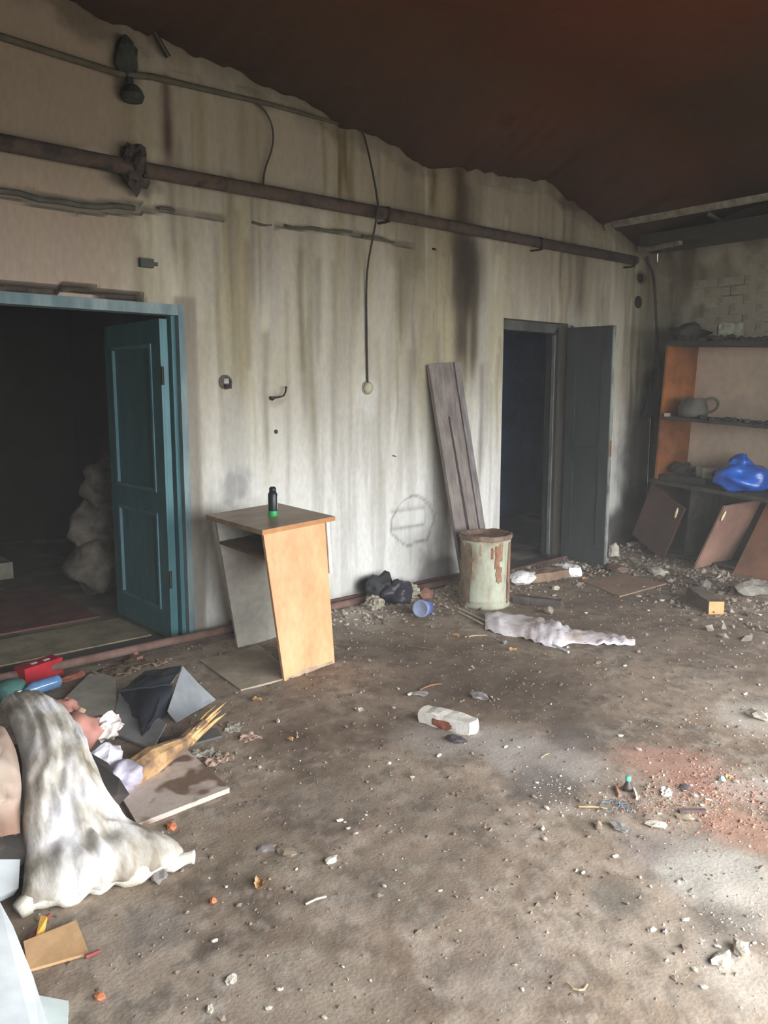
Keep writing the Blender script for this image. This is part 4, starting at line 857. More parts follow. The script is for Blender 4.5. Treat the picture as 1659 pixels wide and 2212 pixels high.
# timber block
a = at(1497, 1292); a2 = at(1546, 1327); dr = (a2 - a); ang = math.atan2(dr.y, dr.x)
tb = thing('timber_block', 'square timber block with bright sawn end on the rubble at right', 'timber', (a + a2) / 2)
mesh_obj('block_body', *rough_box((a + a2) / 2 + Vector((0, 0, -.004)), dr.length * 1.0, .105, .095, ang, 5, .004, 6), mat('grey_brown_timber', (122, 106, 92), (92, 80, 72), scale=6, stretch=(1, 1, 1)), tb)
ax = dr.normalized(); o = mesh_obj('sawn_end', *obox(a2 + ax * .002 + Vector((0, 0, -.004)), .012, .105, .095, ang), mat('bright_sawn_wood', (208, 160, 112), (190, 142, 96), scale=14), tb); o['label'] = 'bright orange sawn end'
for k, (x, y, s, sz, lb, mm) in enumerate([
    (1625, 1285, .34, .10, 'large grey concrete lump at the right edge of the floor', 'C'), (1522, 1272, .16, .06, 'small concrete lump behind the timber block', 'C'), (1420, 1240, .20, .05, 'flat plaster lump at the foot of the cabinet', 'P'),
    (1255, 1212, .22, .10, 'mossy plaster lump under the blackened door leaf', 'P'), (1245, 1195, .16, .12, 'upright plaster lump in the narrow doorway', 'P'), (1200, 1272, .09, .03, 'small pale plaster chunk below the wrapped block', 'P'),
    (1330, 1232, .3, .05, 'reddish clay lump beside the foot of the blackened door', 'B'), (1035, 1508, .10, .03, 'smooth grey stone behind the plastered brick', 'S'), (905, 1500, .10, .015, 'grey slate flake behind the plastered brick', 'S'),
    (715, 1862, .05, .02, 'round whitish stone on the open floor left of centre', 'P'), (1292, 1786, .05, .02, 'beige stone below the wire tangle', 'S2'), (1340, 1790, .08, .02, 'flat grey stone below the wire tangle', 'S'), (1418, 1786, .07, .02, 'pale plaster stone right of the wire tangle', 'P'),
    (1408, 2012, .03, .012, 'oval white pebble near the bottom right', 'P'), (1436, 2016, .022, .012, 'lilac-grey pebble beside the oval white one', 'S'), (345, 1897, .09, .02, 'flat grey stone under the hem of the big white sack', 'S'),
    (618, 1840, .09, .015, 'crumbling beige clod left of centre on the floor', 'S2'), (575, 1833, .07, .012, 'long thin grey flake on the floor left of centre', 'S'), (1560, 2080, .08, .02, 'pale mortar lump near the bottom right corner', 'P'),
    (1600, 2060, .07, .03, 'larger pale mortar lump above the bottom right corner', 'P'), (1640, 1550, .12, .03, 'dusty pale lump at the right edge of the floor', 'P'), (1480, 1770, .06, .02, 'greyish mortar piece on the reddish dust', 'S2'),
    (463, 2032, .02, .01, 'small oval white pebble in the left foreground', 'P'), (500, 2118, .045, .012, 'crumbly white mortar patch piece in the left foreground', 'P'), (453, 2182, .03, .012, 'white mortar nugget near the bottom edge', 'P'),
    (775, 1535, .05, .015, 'pale fragment left of the plastered brick', 'P'), (1326, 1205, .10, .14, 'upright pale green-grey lump at the wall right of the blackened leaf', 'P'), (1292, 1432, .05, .01, 'yellowish flat chip on the dark floor right of the film', 'S2'), (1090, 1392, .05, .02, 'silvery crumpled foil below the plastic sheeting', 'F')]):
    M_ = {'C': mat('grey_concrete', (140, 134, 124), (108, 102, 94), scale=10), 'P': mat('pale_plaster_lump', (196, 188, 172), (164, 156, 142), scale=20, bump=.4), 'B': mat('clay_red_lump', (132, 108, 92), (108, 86, 74), scale=10),
          'S': mat('blue_grey_stone', (148, 142, 138), (120, 114, 110), scale=14), 'S2': mat('sand_stone', (162, 146, 126), (134, 118, 102), scale=14), 'F': mat('foil', (206, 208, 212), (150, 150, 156), scale=30, rough=.3, metal=.6)}[mm]
    p = at(x, y, -.002)
    o = mesh_obj('foil_scrap' if mm == 'F' else 'rubble_lump' if mm in 'CPB' else 'stone', *lump(p, s, s * .62, sz * 1.2, k * .7, 2, .38, 2.3, k + 50), M_); tag(o, lb, 'foil' if mm == 'F' else 'rubble' if mm in 'CPB' else 'stone')

# ============================================================ LEFT HEAP
# chipboard tile with swirled stains
q = [at(392, 1618, .022), at(496, 1712, .022), at(297, 1790, .022), at(236, 1690, .03)]
o = mesh_obj('chipboard_tile', *slab(q, (0, 0, -.02)), mat('stained_chipboard', (190, 174, 162), (118, 96, 80), scale=6.5, rough=.85, lo=.50, hi=.58, detail=2)); tag(o, 'square stained chipboard piece under the splintered wood', 'board')
def cloth_quad(q, amp, t=.006, n=12, seed=0, fr=5, edge=.0):
    q = [Vector(v) for v in q]; nr = (q[1] - q[0]).cross(q[3] - q[0]).normalized()
    if nr.z < 0: nr = -nr
    top = []
    for j in range(n + 1):
        for i in range(n + 1):
            p = lerp(lerp(q[0], q[1], i / n), lerp(q[3], q[2], i / n), j / n)
            h = noise.noise(p * fr + Vector((seed, 0, 0))) + .5 * noise.noise(p * fr * 2.3 + Vector((0, seed, 0)))
            e_ = Vector((noise.noise(p * 14 + Vector((seed, 1, 0))), noise.noise(p * 14 + Vector((seed, 9, 0))), 0)) * edge
            v = p + nr * (amp * h) + e_; v.z = max(v.z, t + .001); top.append(v)
    return thick_grid(top, n, n, t)
# dark tub and grey panel
M_navy = mat('dark_slate_rubber', (78, 82, 94), (56, 60, 72), scale=4, rough=.6)
M_gpan = mat('slate_grey_panel', (136, 140, 142), (114, 118, 122), scale=4, rough=.7)
tubt = thing('folded_sheet', 'folded dark slate plastic sheet standing open on the heap', 'plastic sheet', at(330, 1560))
A_ = at(256, 1500, .02); B_ = F(310, 1448, .10); C_ = F(395, 1440, .16); D_ = at(378, 1560, .0); E_ = at(305, 1600, .01)
mesh_obj('back_fold', *cloth_quad([A_, E_, F(360, 1480, .12), F(312, 1455, .12)], .03, seed=1), M_navy, tubt)
mesh_obj('top_fold', *cloth_quad([F(258, 1494, .05), F(310, 1446, .10), F(393, 1436, .17), F(368, 1478, .16)], .02, seed=2), mat('lighter_slate_fold', (104, 110, 122), (84, 89, 100), scale=4, rough=.5), tubt)
mesh_obj('inner_fold', *cloth_quad([at(305, 1600, .01), at(360, 1545, .01), F(372, 1478, .15), F(300, 1490, .09)], .025, seed=3), mat('near_black_fold', (40, 44, 54), (30, 33, 42), scale=4), tubt)
o = mesh_obj('grey_panel', *cloth_quad([at(381, 1563, .006), at(466, 1513, .006), F(395, 1438, .19), F(362, 1535, .05)], .010, seed=4), M_gpan); tag(o, 'pale slate triangular panel leaning against the dark folded sheet', 'panel')
q = [at(250, 1470, .02), at(200, 1455, .02), at(130, 1530, .03), at(255, 1590, .02)]
o = mesh_obj('flat_board', *slab(q, (0, 0, -.016)), mat('pale_olive_board', (172, 168, 154), (144, 140, 128), scale=4, rough=.8)); tag(o, 'flat olive-grey board lying behind the pink plastic', 'board')
q = [at(258, 1502, .022), at(240, 1590, .024), at(330, 1625, .02), at(360, 1570, .015)]
o = mesh_obj('flat_board', *slab(q, (0, 0, -.012)), mat('mid_grey_board', (154, 154, 154), (130, 130, 132), scale=4, rough=.8)); tag(o, 'grey board lying under the dark folded sheet', 'board')
q = [at(340, 1600, .012), at(365, 1625, .012), at(480, 1596, .012), at(470, 1578, .012)]
o = mesh_obj('flat_strip', *slab(q, (0, 0, -.012)), mat('slate_strip', (98, 98, 96), (84, 84, 82), scale=4)); tag(o, 'grey strip on the ground beyond the splintered wood', 'strip')
q = [at(432, 1430, .008), at(520, 1492, .008), at(640, 1462, .008), at(560, 1395, .008)]
o = mesh_obj('flat_board', *slab(q, (0, 0, -.012)), mat('sandy_board', (174, 160, 140), (146, 132, 116), scale=5, rough=.9)); tag(o, 'sandy flat board lying under the leaning desk', 'board')
# splintered wood
def splinter():
    a = at(268, 1705, .03); b = F(395, 1605, .07); c = F(440, 1560, .07); d = F(478, 1525, .05)
    parts_ = [tube([a, lerp(a, b, .5) + Vector((0, 0, .01)), b, lerp(b, c, .8)], [.062, .05, .036, .03], 9)]
    V, Fc = parts_[0]; V = [v + Vector((noise.noise(v * 9), noise.noise(v * 9 + Vector((5, 0, 0))), noise.noise(v * 9 + Vector((0, 7, 0))) * .6)) * .022 for v in V]
    return (V, Fc), b, c, d
(sv, sf), b, c, d = splinter()
spw = thing('splintered_log', 'yellow splintered piece of firewood lying across the heap', 'wood', at(340, 1650))
mesh_obj('log_body', sv, sf, mat('raw_yellow_wood', (196, 162, 116), (120, 96, 76), scale=9, rough=.95, bump=.7, bscale=40, lo=.4, hi=.6, c3=(168, 132, 94)), spw)
rs = random.Random(5)
for k in range(11):
    o1 = Vector((rs.uniform(-.03, .03), rs.uniform(-.03, .03), rs.uniform(-.02, .02))); s0_ = lerp(b, c, rs.uniform(0, .6)) + o1
    e_ = lerp(c, d, rs.uniform(-.2, 1)) + o1 * 1.5; mesh_obj('splinter', *tube([s0_, lerp(s0_, e_, .5) + Vector((0, 0, .006)), e_], [.012, .009, .001], 5), mat('fresh_splinter', (214, 182, 130), (184, 146, 98), scale=14), spw)
# pink plastic jug
pk = thing('pink_plastic_bottle', 'crumpled dusty pink plastic bottle beside the white sack', 'bottle', at(170, 1590))
M_pk2 = mat('dusty_pink', (196, 140, 126), (170, 118, 106), scale=6, rough=.6)
mesh_obj('bottle_body', *lump(F(178, 1618, .03), .22, .17, .15, .4, 3, .35, 1.6, 3), M_pk2, pk, smooth=True)
mesh_obj('bottle_shoulder', *lump(F(140, 1562, .04), .14, .12, .12, .8, 3, .35, 1.8, 7), M_pk2, pk, smooth=True)
mesh_obj('bottle_neck', *tube([F(166, 1550, .08), F(180, 1530, .12)], [.02, .016], 10), mat('pale_neck', (206, 176, 150), (186, 156, 130), scale=10), pk, smooth=True)
o = mesh_obj('crumpled_paper', *lump(F(236, 1598, .05), .12, .08, .10, .3, 3, .45, 2.4, 12), mat('white_brown_paper', (220, 212, 206), (146, 124, 112), scale=12, lo=.45, hi=.6)); tag(o, 'white and brown crumpled wrapper right of the pink bottle', 'wrapper')
o = mesh_obj('milk_carton', *lump(F(232, 1665, .05), .15, .12, .11, .5, 3, .28, 1.4, 5), mat('bluish_white_carton', (222, 220, 228), (170, 164, 176), scale=6)); tag(o, 'small crushed white carton against the sack below the wrapper', 'carton')
o = mesh_obj('white_cloth', *lump(at(258, 1712, .0), .20, .15, .10, .9, 3, .5, 1.9, 17), mat('lilac_white_cloth', (200, 196, 210), (150, 142, 152), scale=6), smooth=True); tag(o, 'lilac-white cloth scrap at the thick end of the splintered log', 'cloth')
# bottles by the pipe
bt = thing('blue_plastic_bottle', 'clear blue plastic bottle lying by the floor pipe', 'bottle', at(95, 1502))
c = at(98, 1500, .05); ang = math.atan2((F(130, 1480) - F(62, 1502)).y, (F(130, 1480) - F(62, 1502)).x); Mb = TR(c, ang, 0, math.radians(90))
mesh_obj('bottle_body', *lathe([(.010, -.135), (.012, -.11), (.03, -.085), (.036, -.06), (.034, -.03), (.036, -.02), (.034, .01), (.036, .02), (.034, .05), (.036, .07), (.030, .082), (.008, .078)], 20, Mb), mat('blue_pet', (110, 150, 190), (80, 116, 160), scale=12, rough=.12, spec=.8, bump=.1, bscale=30), bt, smooth=True)
mesh_obj('bottle_cap', *lathe([(.014, -.152), (.015, -.150), (.015, -.130), (.012, -.128)], 14, Mb), mat('white_cap', (232, 236, 236), (216, 220, 220), scale=10, rough=.3), bt, smooth=True)
o = mesh_obj('red_packet', *obox(at(88, 1468) + Vector((0, .02, 0)), .24, .09, .10, ang + .1), mat('crimson_foil', (190, 44, 56), (150, 30, 44), scale=6, rough=.3, bump=.4, bscale=18)); tag(o, 'shiny crimson packet behind the blue bottle', 'packet')
for kk, dx in enumerate((-.03, .045)):
    a_ = o; lt = mesh_obj('white_print', *obox(Vector(o['_o']) + Vector((dx * math.cos(ang), dx * math.sin(ang), .1005)), .035, .02, .002, ang + .1), M_canw, o)
o = mesh_obj('teal_bowl', *lathe([(.05, 0), (.075, .02), (.082, .06), (.07, .085), (.03, .1)], 20, TR(at(24, 1508))), mat('dull_teal_plastic', (84, 130, 122), (66, 108, 102), scale=6, rough=.6), smooth=True); tag(o, 'dull teal plastic tub at the left edge by the blue bottle', 'tub')
o = mesh_obj('clay_shard', *lump(at(158, 1468), .16, .09, .04, .3, 2, .25, 2, 6), mat('terracotta', (144, 88, 66), (120, 72, 56), scale=8)); tag(o, 'terracotta shard under the floor pipe right of the crimson packet', 'shard')
o = mesh_obj('flat_rag', *sheet(at(262, 1448), .34, .16, .35, 14, 8, .02, 6, .004, 4, .03), mat('ochre_rag', (136, 116, 92), (108, 92, 74), scale=8), smooth=True); tag(o, 'ochre rag lying between the floor pipe and the dark sheet', 'rag')
for k, (x, y, lb) in enumerate([(350, 1432, 'small green-white crumpled scrap above the dark folded sheet'), (505, 1575, 'pale brown torn paper right of the splintered log'), (540, 1598, 'small beige torn paper right of the larger torn paper'), (445, 1632, 'tan torn scrap beside the chipboard corner'), (470, 1645, 'grey torn scrap beyond the chipboard corner')]):
    o = mesh_obj('paper_scrap', *sheet(at(x, y), .12 if k != 2 else .07, .07, k * .8, 9, 6, .012, 7, .003, k + 20, .025), mat('paper_scrap_%d' % (k % 2), [(184, 160, 142), (168, 164, 152)][k % 2], [(146, 120, 104), (136, 130, 120)][k % 2], scale=16)); tag(o, lb, 'scrap')
# sacks
M_sack = mat('woven_white_sack', (222, 220, 222), (138, 128, 112), scale=5, rough=.8, bump=.3, bscale=30, c3=(196, 190, 180), lo=.34, hi=.66, stretch=(2.2, 1, 1))
def sackmesh(rows, thick, n=34, m=26, seed=0, amp=.02):
    """rows: (left point, right point) along the length; closed pillow"""
    K = len(rows) - 1; ctr = []
    for i in range(n + 1):
        s = i / n * K; k = min(int(s), K - 1); f_ = s - k
        def cr(idx):
            p = [Vector(rows[max(0, min(K, k + q_))][idx]) for q_ in (-1, 0, 1, 2)]
            return .5 * ((2 * p[1]) + (p[2] - p[0]) * f_ + (2 * p[0] - 5 * p[1] + 4 * p[2] - p[3]) * f_ ** 2 + (3 * p[1] - p[0] - 3 * p[2] + p[3]) * f_ ** 3)
        ctr.append((cr(0), cr(1)))
    V, Fc = [], []
    for side in (1, -1):
        for i in range(n + 1):
            L_, R__ = ctr[i]; v = i / n
            for j in range(m + 1):
                u = j / m; e = math.sqrt(max(0, 1 - (2 * u - 1) ** 2)); ev = min(1, max(.32 if v < .5 else 0, math.sin(math.pi * min(1, v)) ** .5))
                p = lerp(L_, R__, u); wv = (R__ - L_); vv = (ctr[min(i + 1, n)][0] - ctr[max(i - 1, 0)][0]); nr = wv.cross(vv).normalized()
                if nr.z < 0: nr = -nr
                h = thick * e * ev
                dg = u * 3.2 + v * 2.6; wr = amp * (1.3 * noise.noise(Vector((u * 4, v * 4, seed))) + 1.0 * (.35 - abs(noise.noise(Vector((dg * 1.5, v * 7 - u * 3, seed + 4))))) * 2 + .7 * (.3 - abs(noise.noise(Vector((u * 9 - v * 6, v * 5 + u * 2, seed + 9))))) * 2) * (e ** .5) * ev
                wr += amp * .8 * math.sin(u * 46 + 5 * noise.noise(Vector((u * 2, v * 3, 1)))) * math.exp(-v * 9) * e   # gathers at the hem
                q_ = p + nr * (h * side * (1 if side > 0 else .55) + (wr if side > 0 else 0)); q_.z = max(q_.z, .004 + .002 * side); V.append(q_)
    off = (n + 1) * (m + 1)
    for i in range(n):
        for j in range(m):
            a = i * (m + 1) + j; Fc.append((a, a + 1, a + m + 2, a + m + 1)); Fc.append((off + a, off + a + m + 1, off + a + m + 2, off + a + 1))
    me_ = (V, Fc); return me_
def weld(o):
    bm = bmesh.new(); bm.from_mesh(o.data); bmesh.ops.remove_doubles(bm, verts=bm.verts, dist=.006); bmesh.ops.recalc_face_normals(bm, faces=bm.faces); bm.to_mesh(o.data); bm.free()
rows = [(F(36, 1962, .03), F(408, 1848, .03)), (F(48, 1925, .07), F(392, 1832, .045)), (F(52, 1860, .10), F(322, 1800, .06)), (F(46, 1780, .17), F(265, 1760, .11)), (F(48, 1700, .24), F(222, 1700, .18)), (F(46, 1640, .30), F(190, 1640, .24)), (F(30, 1580, .35), F(150, 1575, .29)), (F(8, 1530, .38), F(110, 1538, .32)), (F(2, 1514, .36), F(70, 1516, .32))]
sk = thing('woven_sack', 'big dirty white woven sack slumped forward from the heap', 'sack', F(220, 1900))
o = mesh_obj('sack_body', *sackmesh(rows, .10, 46, 30, 2, .022), M_sack, sk, smooth=True); weld(o)
hem = [lerp(F(36, 1966, .024), F(411, 1852, .024), s) + Vector((0, 0, .012 * abs(math.sin(s * 21)))) + Vector((.004 * math.sin(s * 40), -.01 + .012 * math.sin(s * 17), 0)) for s in np.linspace(0, 1, 50)]
mesh_obj('sack_hem', *tube(hem, [.026 + .006 * math.sin(s * 31) for s in np.linspace(0, 1, 50)], 8), mat('cream_hem', (222, 218, 206), (190, 184, 168), scale=20, rough=.8), sk, smooth=True)
rows = [(F(-190, 1880, .10), F(44, 1800, .16)), (F(-190, 1780, .2), F(44, 1740, .22)), (F(-170, 1700, .3), F(46, 1690, .30)), (F(-150, 1640, .36), F(34, 1620, .36)), (F(-120, 1590, .40), F(10, 1570, .40))]
o = mesh_obj('woven_sack', *sackmesh(rows, .08, 30, 20, 7, .02), mat('brown_stained_sack', (196, 186, 172), (150, 118, 100), scale=2.4, rough=.8, bump=.3), smooth=True); weld(o); tag(o, 'brown-stained woven sack at the left edge behind the big white sack', 'sack')
# supports of the heap so that the sacks lie on something
o = mesh_obj('rubble_heap', *lump((.72, -1.62, 0), .7, .9, .24, .5, 3, .3, 1.5, 9), mat('dark_rubble', (72, 66, 62), (54, 50, 48), scale=9, rough=1)); tag(o, 'dark rubbish heap beneath the two woven sacks', 'heap')
# pale boards in the bottom left corner
M_foam = mat('pale_blue_board', (212, 216, 216), (192, 197, 199), scale=2.5, rough=.7)
q = [F(-60, 1845, .14), F(46, 1818, .14), F(40, 1918, .06), F(-60, 1965, .06)]
o = mesh_obj('foam_board', *slab(q, (-.01, .02, -.03)), M_foam); tag(o, 'small pale board at the left edge below the stained sack', 'board')
q = [F(-260, 2320, .02), F(146, 2214, .01), F(84, 2120, .10), F(28, 1990, .16), F(-10, 1925, .16), F(-260, 1990, .16)]
o = mesh_obj('foam_board', *slab(q[:4] and [q[0], F(132, 2330, .01), F(72, 2110, .09), F(8, 1940, .17)], (-.012, .01, -.02)), M_foam); 
bpy.data.objects.remove(o)
V_ = [F(-240, 2330, .16), F(96, 2330, .05), F(112, 2240, .05), F(72, 2110, .08), F(28, 2000, .12), F(-2, 1945, .15), F(-240, 1990, .22)]
n_ = len(V_); V_ = V_ + [v + Vector((-.01, .005, -.03)) for v in V_]; F_ = [tuple(range(n_)), tuple(range(n_, 2 * n_))[::-1]] + [(i, (i + 1) % n_, n_ + (i + 1) % n_, n_ + i) for i in range(n_)]
o = mesh_obj('foam_board', V_, F_, M_foam); tag(o, 'large pale blue-white board filling the bottom left corner', 'board')
q = [F(84, 2150, .035), F(148, 2162, .01), F(142, 2330, .01), F(84, 2330, .035)]
o = mesh_obj('plastic_offcut', *slab(q, (-.0, .0, -.01)), mat('grey_green_offcut', (186, 196, 192), (168, 176, 172), scale=3)); tag(o, 'pale strip lying by the large corner board', 'offcut')
cbx = thing('cardboard_piece', 'torn tan cardboard piece in the bottom left foreground', 'cardboard', at(120, 2060))
q = [at(62, 2106, .012), at(193, 2066, .012), at(166, 2008, .03), at(52, 2056, .03)]
mesh_obj('card_sheet', *slab(q, (0, 0, -.008)), mat('tan_cardboard', (198, 160, 118), (180, 142, 102), scale=5, rough=.85), cbx)
q = [at(78, 2040, .02), at(96, 2032, .02), at(104, 2012, .045), at(90, 2008, .045)]
o = mesh_obj('card_flap', *slab(q, (0, 0, -.006)), mat('yellow_flap', (226, 180, 84), (208, 160, 70), scale=5), cbx); o['label'] = 'yellow card flap'
for a_, b_, lb in (((62, 2042), (108, 1986), 'dark red stick behind the tan cardboard'), ((186, 2076), (216, 2064), 'short red stick right of the tan cardboard')):
    o = mesh_obj('red_stick', *tube([at(*a_, .012), at(*b_, .014)], .006, 6), mat('dull_red_stick', (150, 76, 72), (120, 60, 58), scale=20)); tag(o, lb, 'stick')
for x, y, s, lb in ((215, 2156, .034, 'bright orange brick chip near the bottom left'), (460, 1951, .030, 'orange brick chip in the left foreground'), (372, 1788, .055, 'orange brick lump below the chipboard corner')):
    o = mesh_obj('brick_chip', *lump(at(x, y), s, s * .8, s * .55, x, 1, .3, 2, x % 13), mat('bright_orange_brick', (224, 142, 100), (196, 116, 80), scale=20)); tag(o, lb, 'brick')
M_leaf = mat('dry_leaf', (198, 156, 104), (170, 124, 84), scale=14, rough=.8)
for x, y, s, lb in ((560, 1912, .05, 'curled brown dry leaf on the open floor'), (555, 1515, .05, 'yellow dry leaf near the end of the splintered log'), (627, 1602, .025, 'small bright yellow leaf on the brown floor'), (1108, 1408, .05, 'orange dry leaf below the plastic sheeting'), (1555 + 22, 1682, .03, 'orange leaf beside the blue bottle cap'), (985, 1375, .04, 'yellow leaf left of the plastic sheeting'), (1263, 1252, .05, 'yellow leaf at the left corner of the cardboard sheet'), (1240, 1245, .04, 'small yellow leaf by the wrapped block')):
    o = mesh_obj('dry_leaf', *sheet(at(x, y, .002), s, s * .55, x, 6, 4, .006, 40, .0012, x % 7, .006, lambda u, v: .012 * (abs(v) * 2) ** 2), M_leaf); tag(o, lb, 'leaf')
def stick(a_, b_, r, m, lb, bend=.0, name='twig', cat='twig'):
    A_, B_ = at(*a_, .006), at(*b_, .006); mid = lerp(A_, B_, .5) + Vector((bend, bend, .004))
    o = mesh_obj(name, *tube([A_, lerp(A_, mid, .5) + Vector((bend * .3, bend * .3, 0)), mid, lerp(mid, B_, .5) + Vector((bend * .3, bend * .3, 0)), B_], r, 6), m); return tag(o, lb, cat)
M_tw = mat('pale_twig', (196, 176, 138), (160, 138, 104), scale=20); M_twr = mat('reddish_twig', (140, 98, 74), (112, 80, 62), scale=20)
stick((1250, 1745), (1312, 1750), .004, M_tw, 'pale straw left of the wire tangle')
stick((1225, 2130), (1268, 2134), .003, M_tw, 'curved pale twig near the bottom edge', -.02)
stick((1004, 1378), (1052, 1374), .004, M_tw, 'thin pale twig left of the plastic sheeting')
stick((880, 1396), (955, 1408), .004, M_twr, 'reddish twig on the dark floor before the drum')
stick((660, 1958), (705, 1942), .004, mat('whitish_stick', (188, 182, 170), (160, 152, 140), scale=20), 'whitish stick on the open floor left of centre')
stick((1168, 1750 - 110), (1186, 1630), .002, M_tw, 'tiny straw on the ash-grey floor')
stick((906, 1493), (955, 1480), .005, M_twr, 'brown curled twig behind the plastered brick', .01)
stick((1330, 1700), (1338, 1722), .006, mat('tan_stick', (190, 146, 118), (160, 120, 96), scale=20), 'tan sliver left of the green bottle neck')
stick((1368, 1704), (1376, 1728), .006, M_white, 'white sliver right of the green bottle neck')
stick((1560, 1262 - 20), (1550, 1250), .01, M_white, 'white splinter below the leaning brown panel')
# wire tangle
wt = []
rs = random.Random(9)
for k in range(14):
    c = at(1355 + rs.uniform(-40, 25), 1745 + rs.uniform(-8, 12), .006); r_ = rs.uniform(.012, .035); a0 = rs.random() * 6
    wt.append(tube([c + Vector((math.cos(a0 + i * .5) * r_ * (1 + i * .06), math.sin(a0 + i * .5) * r_, .003 * (i % 3))) for i in range(8)], .0014, 4))
o = mesh_obj('wire_tangle', *join(*wt), mat('blue_grey_wire', (120, 134, 142), (96, 106, 114), scale=20, rough=.5)); tag(o, 'tangle of thin blue-grey wire on the right of the floor', 'wire')
bn = thing('bottle_neck', 'dark bottle neck with a green cap on the reddish dust', 'bottle', at(1355, 1705))
c = at(1356, 1706, .006)
mesh_obj('neck_glass', *lathe([(.022, 0), (.019, .012), (.010, .03), (.009, .04)], 14, TR(c)), mat('dark_brown_glass', (74, 62, 56), (60, 50, 46), scale=10, rough=.3), bn, smooth=True)
mesh_obj('cap', *lathe([(.010, .036), (.011, .038), (.011, .052), (.008, .054)], 14, TR(c)), mat('mint_green', (110, 200, 168), (90, 180, 150), scale=10, rough=.3), bn, smooth=True)
o = mesh_obj('crown_cap', *lathe([(.012, 0), (.014, .002), (.014, .014), (.010, .016)], 14, TR(at(1557, 1684, 0), 0, .9)), mat('pale_blue_cap', (150, 196, 204), (126, 170, 180), scale=10, rough=.3)); tag(o, 'pale blue bottle cap on the reddish dust at right', 'bottle cap')
o = mesh_obj('paper_scrap', *sheet(at(1440, 1716), .05, .035, .5, 7, 5, .015, 20, .002, 2, .012), M_white); tag(o, 'crumpled white paper right of the green-capped bottle neck', 'scrap')
o = mesh_obj('slate_flake', *lump(at(1478, 1704), .07, .035, .012, .4, 2, .3, 2, 5), mat('dark_slate', (92, 88, 88), (74, 70, 70), scale=14)); tag(o, 'dark slate flake above the reddish dust', 'flake')
o = mesh_obj('wood_sliver', *obox(at(1495, 1756), .10, .018, .012, -.7), mat('purple_brown_sliver', (112, 92, 88), (92, 76, 74), scale=14)); tag(o, 'flat brown sliver lying below the slate flake', 'sliver')

# ---- countable pale chips strewn about (alike, shared label) and uncountable crumbs
M_chip = mat('chalk_chip', (206, 200, 186), (176, 166, 150), scale=30, rough=.9)
chips = [mesh_obj('plaster_chip', *lump((0, 0, 0), .022, .015, .010, 0, 1, .4, 2, 70 + k), M_chip, loc=(0, 0, 0)) for k in range(4)]
spots = [(745, 1775), (735, 1772), (752, 1790), (790, 1760), (770, 1800), (640, 1880), (885, 1502), (1128, 2140), (948, 1632), (1020, 1628), (890, 1680), (860, 1640), (1092, 1615), (1120, 1615), (1160, 1690), (1155, 1700), (1180, 1745), (1172, 1790), (1176, 1812), (1265, 1325), (1165, 1252), (1225, 1400), (1350, 1440), (1190, 1520), (1160, 1380), (950, 1925), (830, 1915), (800, 2118), (605, 2140), (700, 2200), (580, 2180), (1245, 1880), (1260, 1886), (1330, 1850), (1405, 1915), (1465, 1905), (1383, 1895), (1530, 1730), (1500, 1722), (1515, 1742), (1475, 1762), (1425, 1760), (1400, 1700), (1655, 1690), (1590, 1690), (1610, 1500), (1570, 1570), (1480, 1555), (1640, 1480), (1380, 1620), (1340, 1590), (735, 1345), (750, 1350), (768, 1340), (745, 1332), (790, 1335), (720, 1325), (860, 1490), (850, 1530), (840, 1650), (1550, 2050), (1590, 2110), (1500, 2100), (1440, 2080), (1630, 2040), (1480, 1990), (1520, 2140), (1600, 2180), (540, 1640), (600, 1560), (560, 1660), (1600, 1340), (1560, 1345), (1640, 1330), (1430, 1300), (1400, 1320), (1380, 1290)]
chip_objs = []
for k, (x, y) in enumerate(spots):
    src = chips[k % 4]; p = at(x, y, 0)
    if k < 4: o = src
    else: o = bpy.data.objects.new('plaster_chip', src.data); C.objects.link(o)
    o.location = p; o.rotation_euler = (0, 0, R.random() * 6.28); dist = (p - _cam).length; s_ = R.uniform(.6, 1.3) * dist / 3.2; o.scale = (s_, s_, s_)
    tag(o, '', 'chip', 'pale plaster chips on the floor'); chip_objs.append((o, x, y))
ORD = ['nearest', 'second nearest', 'third nearest', 'fourth nearest', 'fifth nearest', 'sixth nearest', 'seventh nearest', 'eighth nearest', 'ninth nearest', 'tenth nearest']
LM = [(970, 1570, 'plastered brick'), (1355, 1700, 'green-capped bottle neck'), (715, 1862, 'round whitish stone'), (1200, 1375, 'plastic sheeting'), (665, 1450, 'foot of the desk'), (915, 1310, 'blue beaker'), (1530, 1310, 'timber block'), (1408, 2012, 'oval white pebble'),
      (1245, 2132, 'curved pale twig'), (1600, 2070, 'mortar lumps at bottom right'), (627, 1602, 'small yellow leaf'), (1557, 1684, 'pale blue bottle cap'), (1345, 1270, 'flat cardboard sheet'), (1170, 1250, 'wrapped block'), (560, 1912, 'curled brown leaf'), (1292, 1788, 'beige stone below the wire'), (453, 2182, 'white mortar nugget'), (1478, 1762, 'flat brown sliver'), (1640, 1550, 'dusty lump at the right edge')]
bins = {}
for o, x, y in chip_objs:
    w0 = F(x, y); l = min(LM, key=lambda l: (F(l[0], l[1]) - w0).length); dx, dy = x - l[0], (y - l[1]) * 1.6
    dr_ = ('right' if dx > 0 else 'left') if abs(dx) > abs(dy) else ('front' if dy > 0 else 'back')
    bins.setdefault((l[2], dr_), []).append(((F(l[0], l[1]) - w0).length, o))
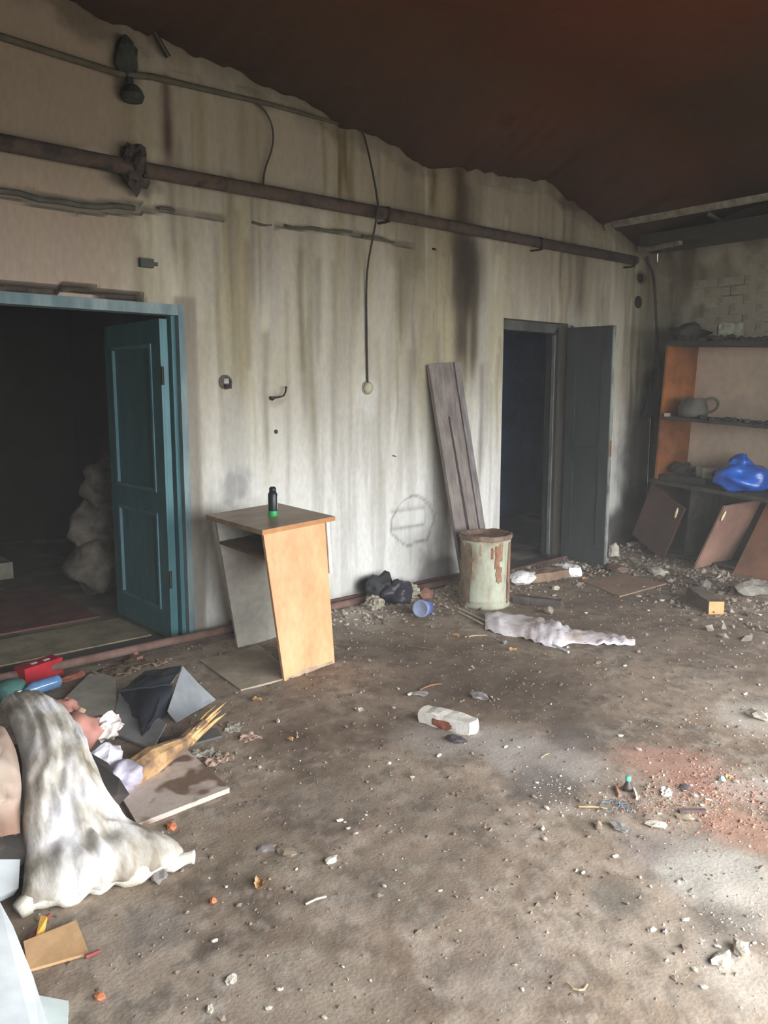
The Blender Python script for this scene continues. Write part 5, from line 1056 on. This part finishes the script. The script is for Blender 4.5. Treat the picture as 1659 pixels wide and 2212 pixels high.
for (nm, dr_), L__ in bins.items():
    L__.sort(key=lambda t: t[0])
    for k, (_, o) in enumerate(L__):
        side = {'right': 'right of', 'left': 'left of', 'front': 'in front of', 'back': 'behind'}[dr_]
        o['label'] = ('pale plaster chip lying %s the %s' % (side, nm)) if len(L__) == 1 else ('pale plaster chip %s the %s, %s to it' % (side, nm, ORD[k]))
def crumbs(name, m, n, region, smin, smax, seed, label, parent_cat='crumbs'):
    rs = random.Random(seed); V, Fc = [], []
    base = [Vector(v) for v in ((1, 0, 0), (-1, 0, 0), (0, 1, 0), (0, -1, 0), (0, 0, 1), (0, 0, -1))]; bf = [(0, 2, 4), (2, 1, 4), (1, 3, 4), (3, 0, 4), (2, 0, 5), (1, 2, 5), (3, 1, 5), (0, 3, 5)]
    for _ in range(n):
        x, y = region(rs)
        if not (0 < x < 7.4 and -4.4 < y < -.03): continue
        s = rs.uniform(smin, smax) * (.6 + 1.1 * rs.random() ** 3); z = floor_h(x, y) + s * .25; Rm = Matrix.Rotation(rs.random() * 6, 3, (rs.random(), rs.random(), 1)); k = len(V)
        for b_ in base:
            v = Rm @ Vector((b_.x * s * rs.uniform(.6, 1.5), b_.y * s * rs.uniform(.5, 1.1), b_.z * s * rs.uniform(.3, .7))); V.append(v + Vector((x, y, z)))
        Fc += [tuple(i + k for i in f_) for f_ in bf]
    o = mesh_obj(name, V, Fc, m); o['kind'] = 'stuff'; o['label'] = label; o['category'] = parent_cat; return o
def reg_all(rs): return rs.uniform(.3, 7.3), rs.uniform(-4.0, -.05)
def reg_wall(rs): return rs.uniform(2.8, 7.3), -.03 - abs(rs.gauss(0, .28))
def blob(*cs):
    pts = [(F(x, y), s) for x, y, s in cs]
    def f_(rs):
        p, s = rs.choice(pts); return p.x + rs.gauss(0, s), p.y + rs.gauss(0, s)
    return f_
M_clod = mat('dirt_clod', (142, 127, 112), (112, 98, 85), scale=12, rough=1)
crumbs('dirt_crumbs', M_clod, 6500, reg_all, .003, .010, 1, 'loose dark dirt crumbs strewn all over the floor')
crumbs('plaster_crumbs', mat('pale_crumb', (196, 186, 172), (150, 140, 124), scale=14, rough=1), 2600, reg_all, .002, .006, 2, 'fine pale plaster grit strewn over the dirt floor')
crumbs('wall_rubble', mat('wall_rubble_mix', (176, 166, 152), (112, 102, 92), scale=6, rough=1), 1700, reg_wall, .006, .022, 3, 'plaster rubble banked along the foot of the long wall', 'rubble')
crumbs('corner_rubble', mat('corner_rubble_mix', (156, 144, 130), (96, 86, 78), scale=5, rough=1), 1300, blob((1500, 1240, .45), (1400, 1235, .35), (1600, 1270, .4), (1250, 1215, .25), (1640, 1330, .35)), .008, .03, 4, 'grey rubble bank in front of the wall unit', 'rubble')
crumbs('brick_dust_crumbs', mat('brick_crumb', (190, 140, 118), (158, 112, 94), scale=9, rough=1), 1500, blob((1500, 1700, .14), (1560, 1690, .14), (1600, 1760, .12), (1470, 1740, .12), (1400, 1740, .10)), .002, .007, 5, 'reddish brick crumbs spilled at the right of the floor')
crumbs('white_grit', mat('white_crumb', (222, 214, 202), (190, 182, 168), scale=9, rough=1), 900, blob((1480, 1720, .16), (1590, 1700, .12), (1240, 1720, .12), (1640, 1560, .2), (1600, 2080, .12), (1560, 1950, .12)), .002, .006, 6, 'white grit scattered over the right of the floor')

for o in bpy.data.objects:
    if '_o' in o: del o['_o']
